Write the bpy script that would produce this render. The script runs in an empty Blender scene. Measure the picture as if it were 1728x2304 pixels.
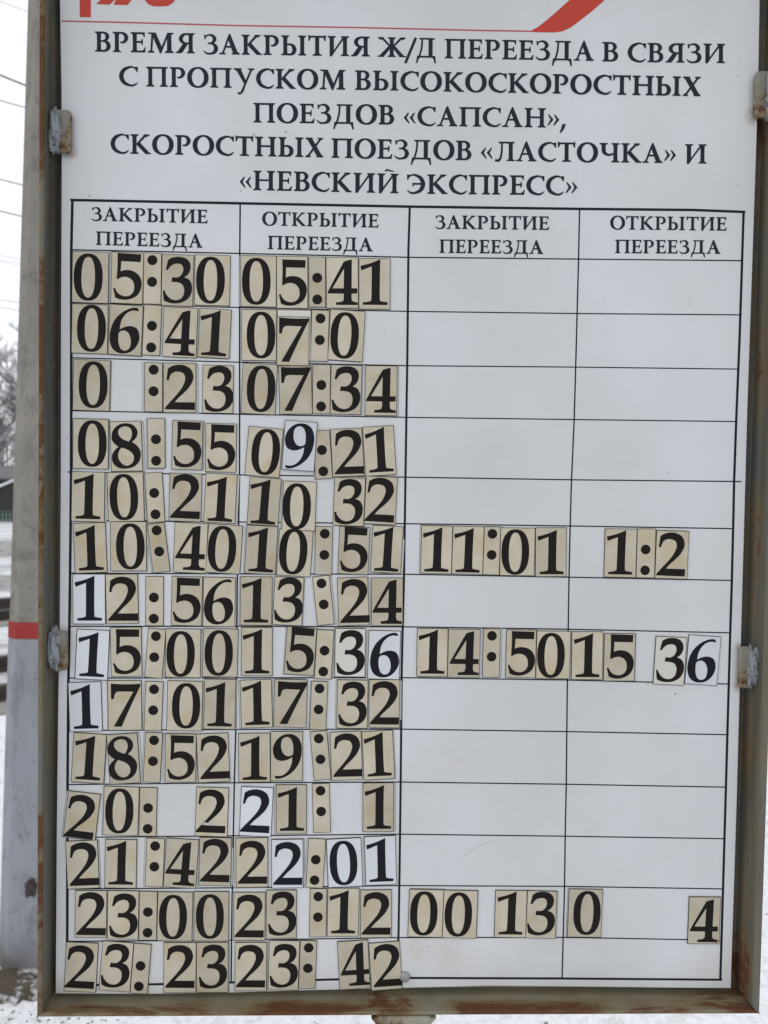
import bpy, math, random
from mathutils import Vector, Matrix, noise
from mathutils.geometry import tessellate_polygon
R = math.radians
scene = bpy.context.scene
col = scene.collection

# ------------------------------------------------------------------ camera
W0, H0, F0 = 1728.0, 2304.0, 1800.0
CAM = Vector((0.0, -0.85, 1.60))
YAW, PITCH, ROLL = R(-1.692), R(-1.903), R(-0.797)
M3 = (Matrix.Rotation(YAW, 3, 'Z') @ Matrix.Rotation(PITCH, 3, 'X') @ Matrix.Rotation(ROLL, 3, 'Y'))
RIGHT, FWD, UP = M3 @ Vector((1, 0, 0)), M3 @ Vector((0, 1, 0)), M3 @ Vector((0, 0, 1))
cd = bpy.data.cameras.new('camera')
cam = bpy.data.objects.new('camera', cd); col.objects.link(cam)
cd.sensor_fit = 'VERTICAL'; cd.sensor_height = 24.0; cd.lens = F0 / H0 * 24.0
cd.clip_start = 0.02; cd.clip_end = 2000
mw = Matrix(((RIGHT.x, UP.x, -FWD.x, CAM.x), (RIGHT.y, UP.y, -FWD.y, CAM.y), (RIGHT.z, UP.z, -FWD.z, CAM.z), (0, 0, 0, 1)))
cam.matrix_world = mw
cd.dof.use_dof = True; cd.dof.focus_distance = 0.86; cd.dof.aperture_fstop = 6.0
scene.camera = cam

# ------------------------------------------------------------------ world, sun, exposure
world = bpy.data.worlds.new("World"); scene.world = world; world.use_nodes = True
nt = world.node_tree; nt.nodes.clear()
out = nt.nodes.new('ShaderNodeOutputWorld'); bg = nt.nodes.new('ShaderNodeBackground')
sky = nt.nodes.new('ShaderNodeTexSky'); sky.sky_type = 'NISHITA'; sky.sun_disc = False
SUN_EL, SUN_AZ = R(34), R(250)
sky.sun_elevation = SUN_EL; sky.sun_rotation = SUN_AZ; sky.dust_density = 3.0
tc = nt.nodes.new('ShaderNodeTexCoord'); ns = nt.nodes.new('ShaderNodeTexNoise')
ns.inputs['Scale'].default_value = 2.2; ns.inputs['Detail'].default_value = 6
ramp = nt.nodes.new('ShaderNodeValToRGB')
ramp.color_ramp.elements[0].position = 0.3; ramp.color_ramp.elements[0].color = (0.86, 0.9, 0.97, 1)
ramp.color_ramp.elements[1].position = 0.75; ramp.color_ramp.elements[1].color = (1, 1, 1, 1)
gain = nt.nodes.new('ShaderNodeVectorMath'); gain.operation = 'SCALE'; gain.inputs['Scale'].default_value = 15.5
mix = nt.nodes.new('ShaderNodeMix'); mix.data_type = 'RGBA'; mix.inputs[0].default_value = 0.88
nt.links.new(tc.outputs['Generated'], ns.inputs['Vector']); nt.links.new(ns.outputs['Fac'], ramp.inputs['Fac'])
nt.links.new(ramp.outputs['Color'], gain.inputs[0]); nt.links.new(sky.outputs['Color'], mix.inputs[6])
nt.links.new(gain.outputs[0], mix.inputs[7]); nt.links.new(mix.outputs[2], bg.inputs['Color'])
bg.inputs['Strength'].default_value = 0.09
nt.links.new(bg.outputs[0], out.inputs[0])
sl = bpy.data.lights.new('sun', 'SUN'); sl.energy = 0.5; sl.angle = R(25); sl.color = (1, 0.96, 0.9)
so = bpy.data.objects.new('sun', sl); col.objects.link(so)
# soft light from high on the left behind the camera
sd = Vector((math.sin(SUN_AZ) * math.cos(SUN_EL), math.cos(SUN_AZ) * math.cos(SUN_EL), math.sin(SUN_EL)))
so.rotation_euler = sd.to_track_quat('Z', 'Y').to_euler()
scene.view_settings.view_transform = 'Standard'; scene.view_settings.look = 'None'
scene.view_settings.exposure = -0.12; scene.view_settings.gamma = 1
scene.cycles.max_bounces = 6

# ------------------------------------------------------------------ helpers
def ray(px, py):
    return (FWD + RIGHT * ((px - W0 / 2) / F0) - UP * ((py - H0 / 2) / F0))
def at(px, py, y=0.0):                  # photo point -> place on the vertical plane y
    d = ray(px, py); t = (y - CAM.y) / d.y
    return CAM + d * t
def ground(px, py, z=0.0):
    d = ray(px, py); t = (z - CAM.z) / d.z
    return CAM + d * t

def tag(o, label=None, cat=None, group=None, kind=None):
    if label: o['label'] = label
    if cat: o['category'] = cat
    if group: o['group'] = group
    if kind: o['kind'] = kind
    return o
def link(name, me, parent=None, loc=None):
    o = bpy.data.objects.new(name, me); col.objects.link(o)
    if parent: o.parent = parent
    if loc is not None: o.location = loc
    return o
def empty(name, loc=(0, 0, 0)):
    o = bpy.data.objects.new(name, None); col.objects.link(o); o.location = loc; o.empty_display_size = 0.05
    return o
def mesh(name, verts, faces, mat, smooth=False):
    me = bpy.data.meshes.new(name); me.from_pydata([tuple(v) for v in verts], [], faces)
    if mat: me.materials.append(mat)
    if smooth:
        for p in me.polygons: p.use_smooth = True
    me.update()
    return me
class MB:
    def __init__(s): s.v = []; s.f = []
    def add(s, v, f):
        n = len(s.v); s.v += [Vector(q) for q in v]; s.f += [tuple(i + n for i in q) for q in f]
    def box(s, x0, y0, z0, x1, y1, z1):
        s.add([(x0, y0, z0), (x1, y0, z0), (x1, y1, z0), (x0, y1, z0), (x0, y0, z1), (x1, y0, z1), (x1, y1, z1), (x0, y1, z1)],
              [(0, 1, 5, 4), (1, 2, 6, 5), (2, 3, 7, 6), (3, 0, 4, 7), (4, 5, 6, 7), (3, 2, 1, 0)])
    def prism(s, pts, dy0, dy1):        # outline of (x,z) extruded in y
        n = len(pts)
        s.add([(p[0], dy0, p[1]) for p in pts] + [(p[0], dy1, p[1]) for p in pts],
              [tuple(range(n)), tuple(range(2 * n - 1, n - 1, -1))] + [(i, i + n, (i + 1) % n + n, (i + 1) % n) for i in range(n)])
    def tube(s, path, rad, n=6):
        rings = []
        for i, p in enumerate(path):
            p = Vector(p); a = Vector(path[max(i - 1, 0)]); b = Vector(path[min(i + 1, len(path) - 1)])
            t = (b - a).normalized(); u = t.orthogonal().normalized(); w = t.cross(u)
            r = rad[i] if isinstance(rad, (list, tuple)) else rad
            rings.append([p + (u * math.cos(2 * math.pi * k / n) + w * math.sin(2 * math.pi * k / n)) * r for k in range(n)])
        v = [q for r_ in rings for q in r_]; f = []
        for i in range(len(path) - 1):
            for k in range(n):
                f.append((i * n + k, i * n + (k + 1) % n, (i + 1) * n + (k + 1) % n, (i + 1) * n + k))
        f.append(tuple(range(n - 1, -1, -1))); f.append(tuple(range(len(v) - n, len(v))))
        s.add(v, f)
    def mesh(s, name, mat, smooth=False): return mesh(name, s.v, s.f, mat, smooth)

def bevel(o, w, seg=2):
    m = o.modifiers.new('bevel', 'BEVEL'); m.width = w; m.segments = seg; m.limit_method = 'ANGLE'; m.angle_limit = R(35)

# ------------------------------------------------------------------ materials
class Mat:
    def __init__(s, name, rough=0.6, spec=0.4):
        s.m = bpy.data.materials.new(name); s.m.use_nodes = True; s.t = s.m.node_tree
        s.b = s.t.nodes['Principled BSDF']; s.b.inputs['Roughness'].default_value = rough
        s.b.inputs['Specular IOR Level'].default_value = spec
        s.c = s.t.nodes.new('ShaderNodeTexCoord')
    def vec(s, scale=(1, 1, 1), loc=(0, 0, 0), kind='Object'):
        n = s.t.nodes.new('ShaderNodeMapping'); n.inputs['Scale'].default_value = scale; n.inputs['Location'].default_value = loc
        s.t.links.new(s.c.outputs[kind], n.inputs['Vector']); return n.outputs[0]
    def noise(s, sc, det=6, vec=None, rough=0.55, dist=0.0):
        n = s.t.nodes.new('ShaderNodeTexNoise'); n.inputs['Scale'].default_value = sc; n.inputs['Detail'].default_value = det
        n.inputs['Roughness'].default_value = rough; n.inputs['Distortion'].default_value = dist
        s.t.links.new(vec if vec else s.vec(), n.inputs['Vector']); return n.outputs['Fac']
    def vor(s, sc, vec=None):
        n = s.t.nodes.new('ShaderNodeTexVoronoi'); n.inputs['Scale'].default_value = sc
        s.t.links.new(vec if vec else s.vec(), n.inputs['Vector']); return n.outputs['Distance']
    def ramp(s, fac, stops):
        n = s.t.nodes.new('ShaderNodeValToRGB'); e = n.color_ramp.elements
        while len(e) < len(stops): e.new(0.5)
        for k, (p, c) in enumerate(stops):
            e[k].position = p; e[k].color = (c, c, c, 1) if not isinstance(c, tuple) else (*c, 1)
        s.t.links.new(fac, n.inputs['Fac']); return n.outputs['Color']
    def mix(s, fac, a, b, mode='MIX'):
        n = s.t.nodes.new('ShaderNodeMix'); n.data_type = 'RGBA'; n.blend_type = mode
        for v, i in ((fac, 0), (a, 6), (b, 7)):
            if isinstance(v, (int, float)): n.inputs[i].default_value = v if i == 0 else (v, v, v, 1)
            elif isinstance(v, tuple): n.inputs[i].default_value = (*v, 1)
            else: s.t.links.new(v, n.inputs[i])
        return n.outputs[2]
    def math(s, op, a, b=0.0, c=None):
        n = s.t.nodes.new('ShaderNodeMath'); n.operation = op
        for v, i in ((a, 0), (b, 1)) + (((c, 2),) if c is not None else ()):
            if isinstance(v, (int, float)): n.inputs[i].default_value = v
            else: s.t.links.new(v, n.inputs[i])
        return n.outputs[0]
    def maprange(s, v, a, b, c=0.0, d=1.0):
        n = s.t.nodes.new('ShaderNodeMapRange'); n.interpolation_type = 'SMOOTHSTEP'
        s.t.links.new(v, n.inputs[0])
        for i, q in ((1, a), (2, b), (3, c), (4, d)): n.inputs[i].default_value = q
        return n.outputs[0]
    def xyz(s):
        n = s.t.nodes.new('ShaderNodeSeparateXYZ'); s.t.links.new(s.c.outputs['Object'], n.inputs[0]); return n.outputs
    def color(s, v):
        if isinstance(v, tuple): s.b.inputs['Base Color'].default_value = (*v, 1)
        else: s.t.links.new(v, s.b.inputs['Base Color'])
        return s
    def rough(s, v): s.t.links.new(v, s.b.inputs['Roughness']); return s
    def bump(s, h, strength=0.3, dist=0.001):
        n = s.t.nodes.new('ShaderNodeBump'); n.inputs['Strength'].default_value = strength; n.inputs['Distance'].default_value = dist
        s.t.links.new(h, n.inputs['Height']); s.t.links.new(n.outputs[0], s.b.inputs['Normal']); return s
    def rand(s):
        n = s.t.nodes.new('ShaderNodeObjectInfo'); return n.outputs['Random']

# white laminated panel, grimy
m = Mat('panel_laminate', 0.38, 0.35)
base = m.mix(m.ramp(m.noise(3.2, 5), [(0.38, 0.0), (0.62, 1.0)]), (0.515, 0.530, 0.535), (0.590, 0.602, 0.622))
smear = m.ramp(m.noise(7, 8, m.vec((1, 1, 0.5)), 0.65, 0.6), [(0.56, 0.0), (0.78, 1.0)])
base = m.mix(m.math('MULTIPLY', smear, 0.8), base, (0.56, 0.55, 0.50))
speck = m.ramp(m.vor(38, m.vec((1, 1, 1), (3.1, 0, 1.7))), [(0.035, 1.0), (0.06, 0.0)])
gate = m.ramp(m.noise(6, 2, m.vec((1, 1, 1), (9, 2, 4))), [(0.54, 0.0), (0.60, 1.0)])
base = m.mix(m.math('MULTIPLY', m.math('MULTIPLY', speck, gate), 0.75), base, (0.2, 0.19, 0.17))
X = m.xyz()
# grime band gathered along the bottom and the edges of the sheet, with rust bleeding in from the clips
g1 = m.math('MULTIPLY', m.maprange(X[2], 1.17, 1.055), m.ramp(m.noise(14, 6), [(0.4, 0.0), (0.75, 1.0)]))
drip = m.ramp(m.noise(30, 5, m.vec((1, 1, 0.06)), 0.6), [(0.60, 0.0), (0.80, 1.0)])
base = m.mix(m.math('MULTIPLY', drip, 0.35), base, (0.47, 0.46, 0.42))
base = m.mix(m.math('MULTIPLY', g1, 0.35), base, (0.42, 0.36, 0.27))
for (cx, cy, sp, am) in ((1010, 2150, 0.045, 0.40), (1040, 1700, 0.06, 0.22), (1120, 1035, 0.05, 0.18), (1330, 1862, 0.03, 0.25), (940, 2130, 0.02, 0.4), (1560, 700, 0.05, 0.12), (1400, 1040, 0.05, 0.12)):
    q = at(cx, cy)
    dd = m.t.nodes.new('ShaderNodeVectorMath'); dd.operation = 'DISTANCE'; m.t.links.new(m.c.outputs['Object'], dd.inputs[0]); dd.inputs[1].default_value = tuple(q)
    base = m.mix(m.math('MULTIPLY', m.maprange(dd.outputs['Value'], sp, 0.0, 0, am), m.ramp(m.noise(55, 6, None, 0.65), [(0.35, 0.1), (0.65, 1.0)])), base, (0.45, 0.38, 0.30))
for (cx, cy, sp, am) in ((160, 343, 0.010, 0.9), (1694, 262, 0.013, 0.8), (1660, 1545, 0.009, 0.7), (1661, 1458, 0.008, 0.6), (150, 1425, 0.010, 0.5), (150, 2232, 0.03, 0.35)):
    q = at(cx, cy)
    dd = m.t.nodes.new('ShaderNodeVectorMath'); dd.operation = 'DISTANCE'; m.t.links.new(m.c.outputs['Object'], dd.inputs[0]); dd.inputs[1].default_value = tuple(q)
    st = m.math('MULTIPLY', m.maprange(dd.outputs['Value'], sp, 0.001, 0, am), m.ramp(m.noise(130, 5, None, 0.65), [(0.38, 0.15), (0.62, 1.0)]))
    base = m.mix(st, base, (0.30, 0.17, 0.07))
m.color(base); m.rough(m.ramp(m.noise(9, 5), [(0.3, 0.3), (0.8, 0.52)]))
PANEL = m.m
m = Mat('panel_edge', 0.6).color((0.33, 0.34, 0.40)); PANEL_EDGE = m.m
# faded blue-black vinyl lettering
m = Mat('faded_ink', 0.6, 0.12)
m.color(m.mix(m.noise(60, 4), (0.009, 0.012, 0.018), (0.021, 0.026, 0.036))); INK = m.m
m = Mat('grid_ink', 0.6, 0.12)
m.color(m.mix(m.noise(40, 4), (0.005, 0.007, 0.011), (0.014, 0.018, 0.026))); GRIDINK = m.m
m = Mat('red_print', 0.45, 0.3)
m.color(m.mix(m.noise(12, 4), (0.40, 0.033, 0.017), (0.46, 0.043, 0.023))); RED = m.m
m = Mat('red_rule_print', 0.45, 0.3).color((0.38, 0.07, 0.07)); REDRULE = m.m

def card_mat(name, c0, c1, c2, amt):
    m = Mat(name, 0.42, 0.35)
    loc = m.t.nodes.new('ShaderNodeVectorMath'); loc.operation = 'ADD'
    oi = m.t.nodes.new('ShaderNodeObjectInfo')
    sc = m.t.nodes.new('ShaderNodeVectorMath'); sc.operation = 'SCALE'; sc.inputs['Scale'].default_value = 37.0
    cb = m.t.nodes.new('ShaderNodeCombineXYZ')
    for i in (0, 1, 2): m.t.links.new(oi.outputs['Random'], cb.inputs[i])
    m.t.links.new(cb.outputs[0], sc.inputs[0]); m.t.links.new(m.c.outputs['Object'], loc.inputs[0]); m.t.links.new(sc.outputs[0], loc.inputs[1])
    v = loc.outputs[0]
    a = m.mix(m.ramp(m.noise(38, 5, v), [(0.35, 0.0), (0.68, 1.0)]), c0, c1)
    a = m.mix(m.math('MULTIPLY', m.ramp(m.noise(26, 4, v, 0.6, 1.0), [(0.52, 0.0), (0.75, 1.0)]), amt), a, c2)
    st = m.t.nodes.new('ShaderNodeMapping'); st.inputs['Scale'].default_value = (1, 1, 14); m.t.links.new(v, st.inputs[0])
    a = m.mix(0.035, a, m.ramp(m.noise(60, 6, st.outputs[0]), [(0.3, 0.2), (0.7, 0.75)]), 'OVERLAY')
    # whole-card variation
    br = m.maprange(oi.outputs['Random'], 0, 1, 0.88, 1.05)
    n = m.t.nodes.new('ShaderNodeVectorMath'); n.operation = 'SCALE'; m.t.links.new(a, n.inputs[0]); m.t.links.new(br, n.inputs['Scale'])
    m.color(n.outputs[0]); m.rough(m.ramp(m.noise(30, 4, v), [(0.3, 0.34), (0.7, 0.55)]))
    return m.m
CARD = card_mat('yellowed_card', (0.500, 0.455, 0.362), (0.43, 0.382, 0.285), (0.44, 0.35, 0.20), 0.85)
CARDW = card_mat('white_card', (0.585, 0.605, 0.64), (0.56, 0.58, 0.61), (0.56, 0.56, 0.54), 0.4)
CARDP = card_mat('pale_card', (0.57, 0.555, 0.50), (0.54, 0.53, 0.48), (0.52, 0.50, 0.41), 0.4)
m = Mat('backing_sheet', 0.5, 0.3); m.color(m.mix(m.noise(30, 4), (0.50, 0.51, 0.50), (0.44, 0.44, 0.41))); BACKSHEET = m.m
m = Mat('card_ink', 0.6, 0.12)
m.color(m.mix(m.noise(45, 5), (0.006, 0.005, 0.0055), (0.016, 0.0115, 0.010)))
CARDINK = m.m
m = Mat('white_card_ink', 0.6, 0.12).color((0.009, 0.010, 0.015)); CARDINKW = m.m
m = Mat('magnet_backing', 0.7, 0.2)
m.color(m.mix(m.noise(200, 3), (0.018, 0.016, 0.015), (0.06, 0.052, 0.042))); MAGNET = m.m

# weathered painted steel with rust.  corners, lower rail and outer lip rust most
def steel(name, paint0, paint1, zone, streak=0.75, fvec=(1, 1, 1)):
    m = Mat(name, 0.55, 0.35)
    X = m.xyz()
    p = m.mix(m.ramp(m.noise(11, 6, None, 0.6, 0.4), [(0.35, 0.0), (0.65, 1.0)]), paint0, paint1)
    grime = m.ramp(m.noise(23, 8, m.vec((1, 1, 0.35)), 0.7), [(0.5, 0.0), (0.75, 1.0)])
    p = m.mix(m.math('MULTIPLY', grime, 0.6), p, (0.085, 0.078, 0.055))
    run = m.ramp(m.noise(26, 6, m.vec((1, 1, 0.07), (5, 0, 0)), 0.65), [(0.46, 0.0), (0.66, 1.0)])
    p = m.mix(m.math('MULTIPLY', run, streak), p, (0.055, 0.044, 0.028))
    fine = m.noise(60, 9, m.vec(fvec), 0.72, 0.8)
    big = zone(m, X)
    fc = m.ramp(fine, [(0.36, 0.0), (0.64, 1.0)])
    tot = m.math('ADD', m.math('MULTIPLY', fc, 0.40), m.math('MULTIPLY', big, 0.62))
    mask = m.ramp(tot, [(0.47, 0.0), (0.69, 1.0)])
    halo = m.ramp(tot, [(0.26, 0.0), (0.56, 1.0)])
    rust = m.mix(m.noise(90, 6, m.vec((1, 1, 1), (2, 0, 0)), 0.7), (0.034, 0.016, 0.009), (0.155, 0.062, 0.021))
    p = m.mix(m.math('MULTIPLY', halo, 0.7), p, (0.17, 0.115, 0.050))
    p = m.mix(mask, p, rust)
    pit = m.ramp(m.vor(170), [(0.08, 1.0), (0.14, 0.0)])
    pitg = m.ramp(m.noise(16, 4, m.vec((1, 1, 1), (7, 7, 7))), [(0.60, 0.0), (0.66, 1.0)])
    p = m.mix(m.math('MULTIPLY', m.math('MULTIPLY', pit, pitg), 0.8), p, (0.035, 0.028, 0.02))
    m.color(p); m.rough(m.mix(mask, 0.5, 0.9))
    m.bump(m.math('ADD', fine, m.math('MULTIPLY', mask, 0.5)), 0.35, 0.0012)
    return m.m
# frame corners (front edge of the flange), read off the photograph
FY = -0.022
fTL, fTR, fBR, fBL = at(88.5, -160, FY), at(1791, -160, FY), at(1709, 2281, FY), at(83, 2289, FY)
XL, XR, ZB = (fTL.x + fBL.x) / 2, (fTR.x + fBR.x) / 2, (fBL.z + fBR.z) / 2
def zone_side_left(m, X):
    lip = m.maprange(X[1], FY + 0.0035, FY + 0.0012, 0, 1)
    st = m.ramp(m.noise(9, 4, m.vec((0.2, 0.2, 1), (0, 0, 2.3)), 0.65), [(0.36, 0.2), (0.58, 1.0)])
    low = m.maprange(X[2], ZB + 0.05, ZB + 0.0, 0, 0.45)
    rec = m.math('MULTIPLY', m.maprange(X[1], 0.000, 0.012, 0, 0.5), m.ramp(m.noise(6, 3, m.vec((1, 1, 1), (0, 0, 5))), [(0.45, 0.0), (0.65, 1.0)]))
    return m.math('MAXIMUM', m.math('MAXIMUM', m.math('MULTIPLY', m.math('MULTIPLY', lip, st), 0.85), low), rec)
def zone_side_right(m, X):
    st = m.ramp(m.noise(5, 3, m.vec((1, 1, 1), (1, 0, 8.3))), [(0.45, 0.0), (0.68, 1.0)])
    dep = m.maprange(X[1], -0.014, 0.0, 0.1, 0.85)
    low = m.maprange(X[2], ZB + 0.16, ZB + 0.01, 0, 0.85)
    low = m.math('MULTIPLY', low, m.maprange(X[1], -0.021, -0.012, 0.0, 1))
    return m.math('MAXIMUM', m.math('MULTIPLY', dep, st), m.math('MULTIPLY', low, m.ramp(m.noise(16, 4), [(0.3, 0.35), (0.6, 1.0)])))
def zone_bottom(m, X):
    def band(p0, p1, soft, amp):
        a, b = at(p0, 2285, FY).x, at(p1, 2285, FY).x
        return m.math('MULTIPLY', m.maprange(X[0], a - soft, a + soft, 0, amp), m.maprange(X[0], b - soft, b + soft, 1, 0))
    st = m.math('MAXIMUM', m.math('MAXIMUM', band(1010, 1380, 0.03, 1.1), band(560, 850, 0.05, 1.0)), m.math('MAXIMUM', band(90, 480, 0.05, 0.75), band(1400, 1600, 0.04, 0.85)))
    st = m.math('MULTIPLY', st, m.ramp(m.noise(20, 4, m.vec((0.35, 1, 1), (4.4, 0, 1.0)), 0.5), [(0.30, 0.45), (0.60, 1.0)]))
    front = m.maprange(X[1], 0.004, -0.016, 0.0, 1.0)
    corner = m.math('MULTIPLY', m.maprange(X[0], fBR.x - 0.13, fBR.x - 0.02, 0, 0.8), m.ramp(m.noise(26, 4), [(0.35, 0.35), (0.62, 1.0)]))
    mid = m.math('MULTIPLY', m.maprange(X[0], -0.07, 0.0, 0, 1), m.maprange(X[0], 0.10, 0.05, 0, 0.8))
    mid = m.math('MULTIPLY', mid, m.ramp(m.noise(30, 5, m.vec((1, 1, 1), (1, 3, 0))), [(0.42, 0.2), (0.6, 1.0)]))
    return m.math('MAXIMUM', m.math('MAXIMUM', m.math('MULTIPLY', st, front), corner), mid)
P0, P1 = (0.195, 0.215, 0.195), (0.235, 0.24, 0.195)
ST_L = steel('steel_left', (0.105, 0.12, 0.118), (0.14, 0.128, 0.092), zone_side_left)
ST_R = steel('steel_right', (0.105, 0.115, 0.110), (0.138, 0.12, 0.083), zone_side_right)
ST_B = steel('steel_bottom', (0.185, 0.175, 0.128), (0.21, 0.18, 0.115), zone_bottom, 0.15, (0.22, 1, 1))
def zone_post(m, X): return m.ramp(m.noise(22, 5, m.vec((1, 1, 0.7), (0, 0, 3))), [(0.45, 0.0), (0.62, 0.9)])
ST_P = steel('steel_post', (0.27, 0.27, 0.22), (0.29, 0.26, 0.19), zone_post)
def zone_clip(m, X): return m.ramp(m.noise(75, 6, m.vec((1, 1, 1), (1, 1, 3)), 0.65), [(0.40, 0.0), (0.64, 0.8)])
ST_C = steel('steel_clip', (0.21, 0.22, 0.20), (0.19, 0.175, 0.12), zone_clip)
m = Mat('weld_paint', 0.5, 0.4)
m.color(m.mix(m.ramp(m.noise(260, 4), [(0.34, 1.0), (0.40, 0.0)]), m.mix(m.noise(90, 4), (0.15, 0.175, 0.20), (0.27, 0.29, 0.30)), (0.035, 0.035, 0.03)))
m.bump(m.noise(150, 5), 1.0, 0.003); WELD = m.m
m = Mat('bolt_zinc', 0.5, 0.5); m.b.inputs['Metallic'].default_value = 0.4
m.color(m.mix(m.noise(120, 4), (0.22, 0.23, 0.23), (0.34, 0.35, 0.34))); BOLT = m.m

# concrete pole
def concrete(name, a, b, dark):
    m = Mat(name, 0.85, 0.2)
    c = m.mix(m.ramp(m.noise(5, 8, m.vec((1, 1, 0.5)), 0.65), [(0.35, 0.0), (0.7, 1.0)]), a, b)
    c = m.mix(m.math('MULTIPLY', m.ramp(m.noise(17, 7, m.vec((1, 1, 0.6), (4, 4, 1.2)), 0.7, 0.5), [(0.50, 0.0), (0.70, 1.0)]), 0.75), c, dark)
    c = m.mix(m.math('MULTIPLY', m.ramp(m.noise(14, 6, m.vec((1, 1, 0.12), (2, 2, 0)), 0.6), [(0.5, 0.0), (0.7, 1.0)]), 0.4), c, dark)
    c = m.mix(m.math('MULTIPLY', m.ramp(m.vor(30, m.vec((1, 1, 0.8), (0.3, 0, 0.2))), [(0.10, 1.0), (0.16, 0.0)]), 0.5), c, dark)
    X = m.xyz()
    sm = m.math('MULTIPLY', m.maprange(X[2], 1.33, 1.36, 0, 1), m.maprange(X[2], 1.40, 1.37, 0, 1))
    c = m.mix(m.math('MULTIPLY', sm, m.ramp(m.noise(9, 3, m.vec((1, 1, 1), (0, 0, 9))), [(0.35, 0.2), (0.6, 0.7)])), c, dark)
    ft = m.maprange(X[2], 0.18, 0.02, 0, 0.8)
    c = m.mix(m.math('MULTIPLY', ft, m.ramp(m.noise(12, 6), [(0.35, 0.2), (0.6, 1.0)])), c, (0.09, 0.075, 0.055))
    m.color(c); m.bump(m.noise(70, 8, None, 0.7), 0.6, 0.004)
    return m.m
CONC = concrete('pole_concrete', (0.20, 0.188, 0.165), (0.285, 0.268, 0.238), (0.10, 0.095, 0.085))
WHITEW = concrete('pole_whitewash', (0.245, 0.26, 0.29), (0.295, 0.31, 0.34), (0.13, 0.14, 0.155))
m = Mat('pole_red', 0.7, 0.25)
m.color(m.mix(m.noise(30, 6), (0.25, 0.022, 0.024), (0.31, 0.04, 0.038))); POLERED = m.m

# ground, snow and the rest
m = Mat('snow_ground', 0.75, 0.25)
dirt = m.ramp(m.noise(1.6, 10, m.vec(), 0.72, 0.6), [(0.53, 0.0), (0.64, 1.0)])
fine = m.ramp(m.noise(26, 9, m.vec(), 0.75, 0.6), [(0.48, 0.0), (0.60, 1.0)])
c = m.mix(m.noise(4, 6), (0.80, 0.82, 0.85), (0.87, 0.88, 0.90))
c = m.mix(m.math('MULTIPLY', m.math('MULTIPLY', m.math('MAXIMUM', dirt, 0.30), fine), 0.8), c, (0.17, 0.15, 0.13))
m.color(c); m.bump(m.math('ADD', m.noise(9, 8, None, 0.65), m.math('MULTIPLY', m.noise(45, 6), 0.3)), 0.7, 0.05)
SNOW = m.m
m = Mat('trampled_snow', 0.8, 0.2)
d1 = m.ramp(m.noise(0.9, 10, m.vec((1, 1, 1)), 0.75, 0.5), [(0.42, 0.0), (0.60, 1.0)])
d2 = m.ramp(m.noise(5, 9, m.vec(), 0.75), [(0.42, 0.0), (0.62, 1.0)])
c = m.mix(m.math('MULTIPLY', m.math('ADD', m.math('MULTIPLY', d1, 0.6), m.math('MULTIPLY', d2, 0.4)), 0.85), (0.78, 0.80, 0.83), (0.20, 0.19, 0.17))
m.color(c); m.bump(m.noise(4, 8, None, 0.7), 0.6, 0.08); FIELD = m.m
m = Mat('bare_soil', 0.95, 0.1)
c = m.mix(m.noise(28, 8, None, 0.7), (0.05, 0.04, 0.03), (0.20, 0.17, 0.13))
m.color(m.mix(m.ramp(m.noise(9, 8, m.vec((1, 1, 1), (3, 3, 3)), 0.7), [(0.49, 0.0), (0.56, 1.0)]), c, (0.75, 0.76, 0.78)))
m.bump(m.noise(40, 8, None, 0.7), 0.9, 0.03); SOIL = m.m
m = Mat('wet_road', 0.7, 0.4).color(Mat and (0.24, 0.235, 0.225))
m.color(m.mix(m.ramp(m.noise(3, 8), [(0.4, 0.0), (0.7, 1.0)]), (0.20, 0.19, 0.18), (0.42, 0.41, 0.40))); ROAD = m.m
m = Mat('rail_steel', 0.6, 0.4).color((0.045, 0.035, 0.03)); RAIL = m.m
m = Mat('sleeper_concrete', 0.85).color((0.26, 0.25, 0.23)); SLEEPER = m.m
m = Mat('shed_boards', 0.85)
m.color(m.mix(m.noise(3, 6, m.vec((6, 6, 0.4))), (0.02, 0.022, 0.022), (0.05, 0.05, 0.045))); SHED = m.m
m = Mat('roof_snow', 0.8)
m.color(m.mix(m.noise(2, 5), (0.60, 0.62, 0.66), (0.72, 0.74, 0.78))); ROOFSNOW = m.m
m = Mat('roof_sheet', 0.7).color((0.13, 0.135, 0.14)); ROOF = m.m
m = Mat('fence_green', 0.7).color((0.018, 0.06, 0.042)); FENCE = m.m
m = Mat('frosted_bark', 0.9, 0.1)
m.color(m.mix(m.ramp(m.noise(1.2, 6), [(0.45, 0.0), (0.6, 1.0)]), (0.10, 0.088, 0.08), (0.46, 0.47, 0.50))); BARK = m.m
m = Mat('bark_dark', 0.9, 0.1).color((0.10, 0.09, 0.085)); BARKD = m.m
m = Mat('cable_black', 0.6).color((0.22, 0.22, 0.23)); CABLE = m.m
m = Mat('stone_chips', 0.9); m.color(m.mix(m.noise(5, 4), (0.10, 0.09, 0.08), (0.30, 0.28, 0.26))); CHIP = m.m
m = Mat('scratch_stain', 0.6).color((0.49, 0.485, 0.46)); STAIN = m.m
m = Mat('rust_stain', 0.8).color((0.30, 0.17, 0.08)); RUSTSTAIN = m.m

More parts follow.
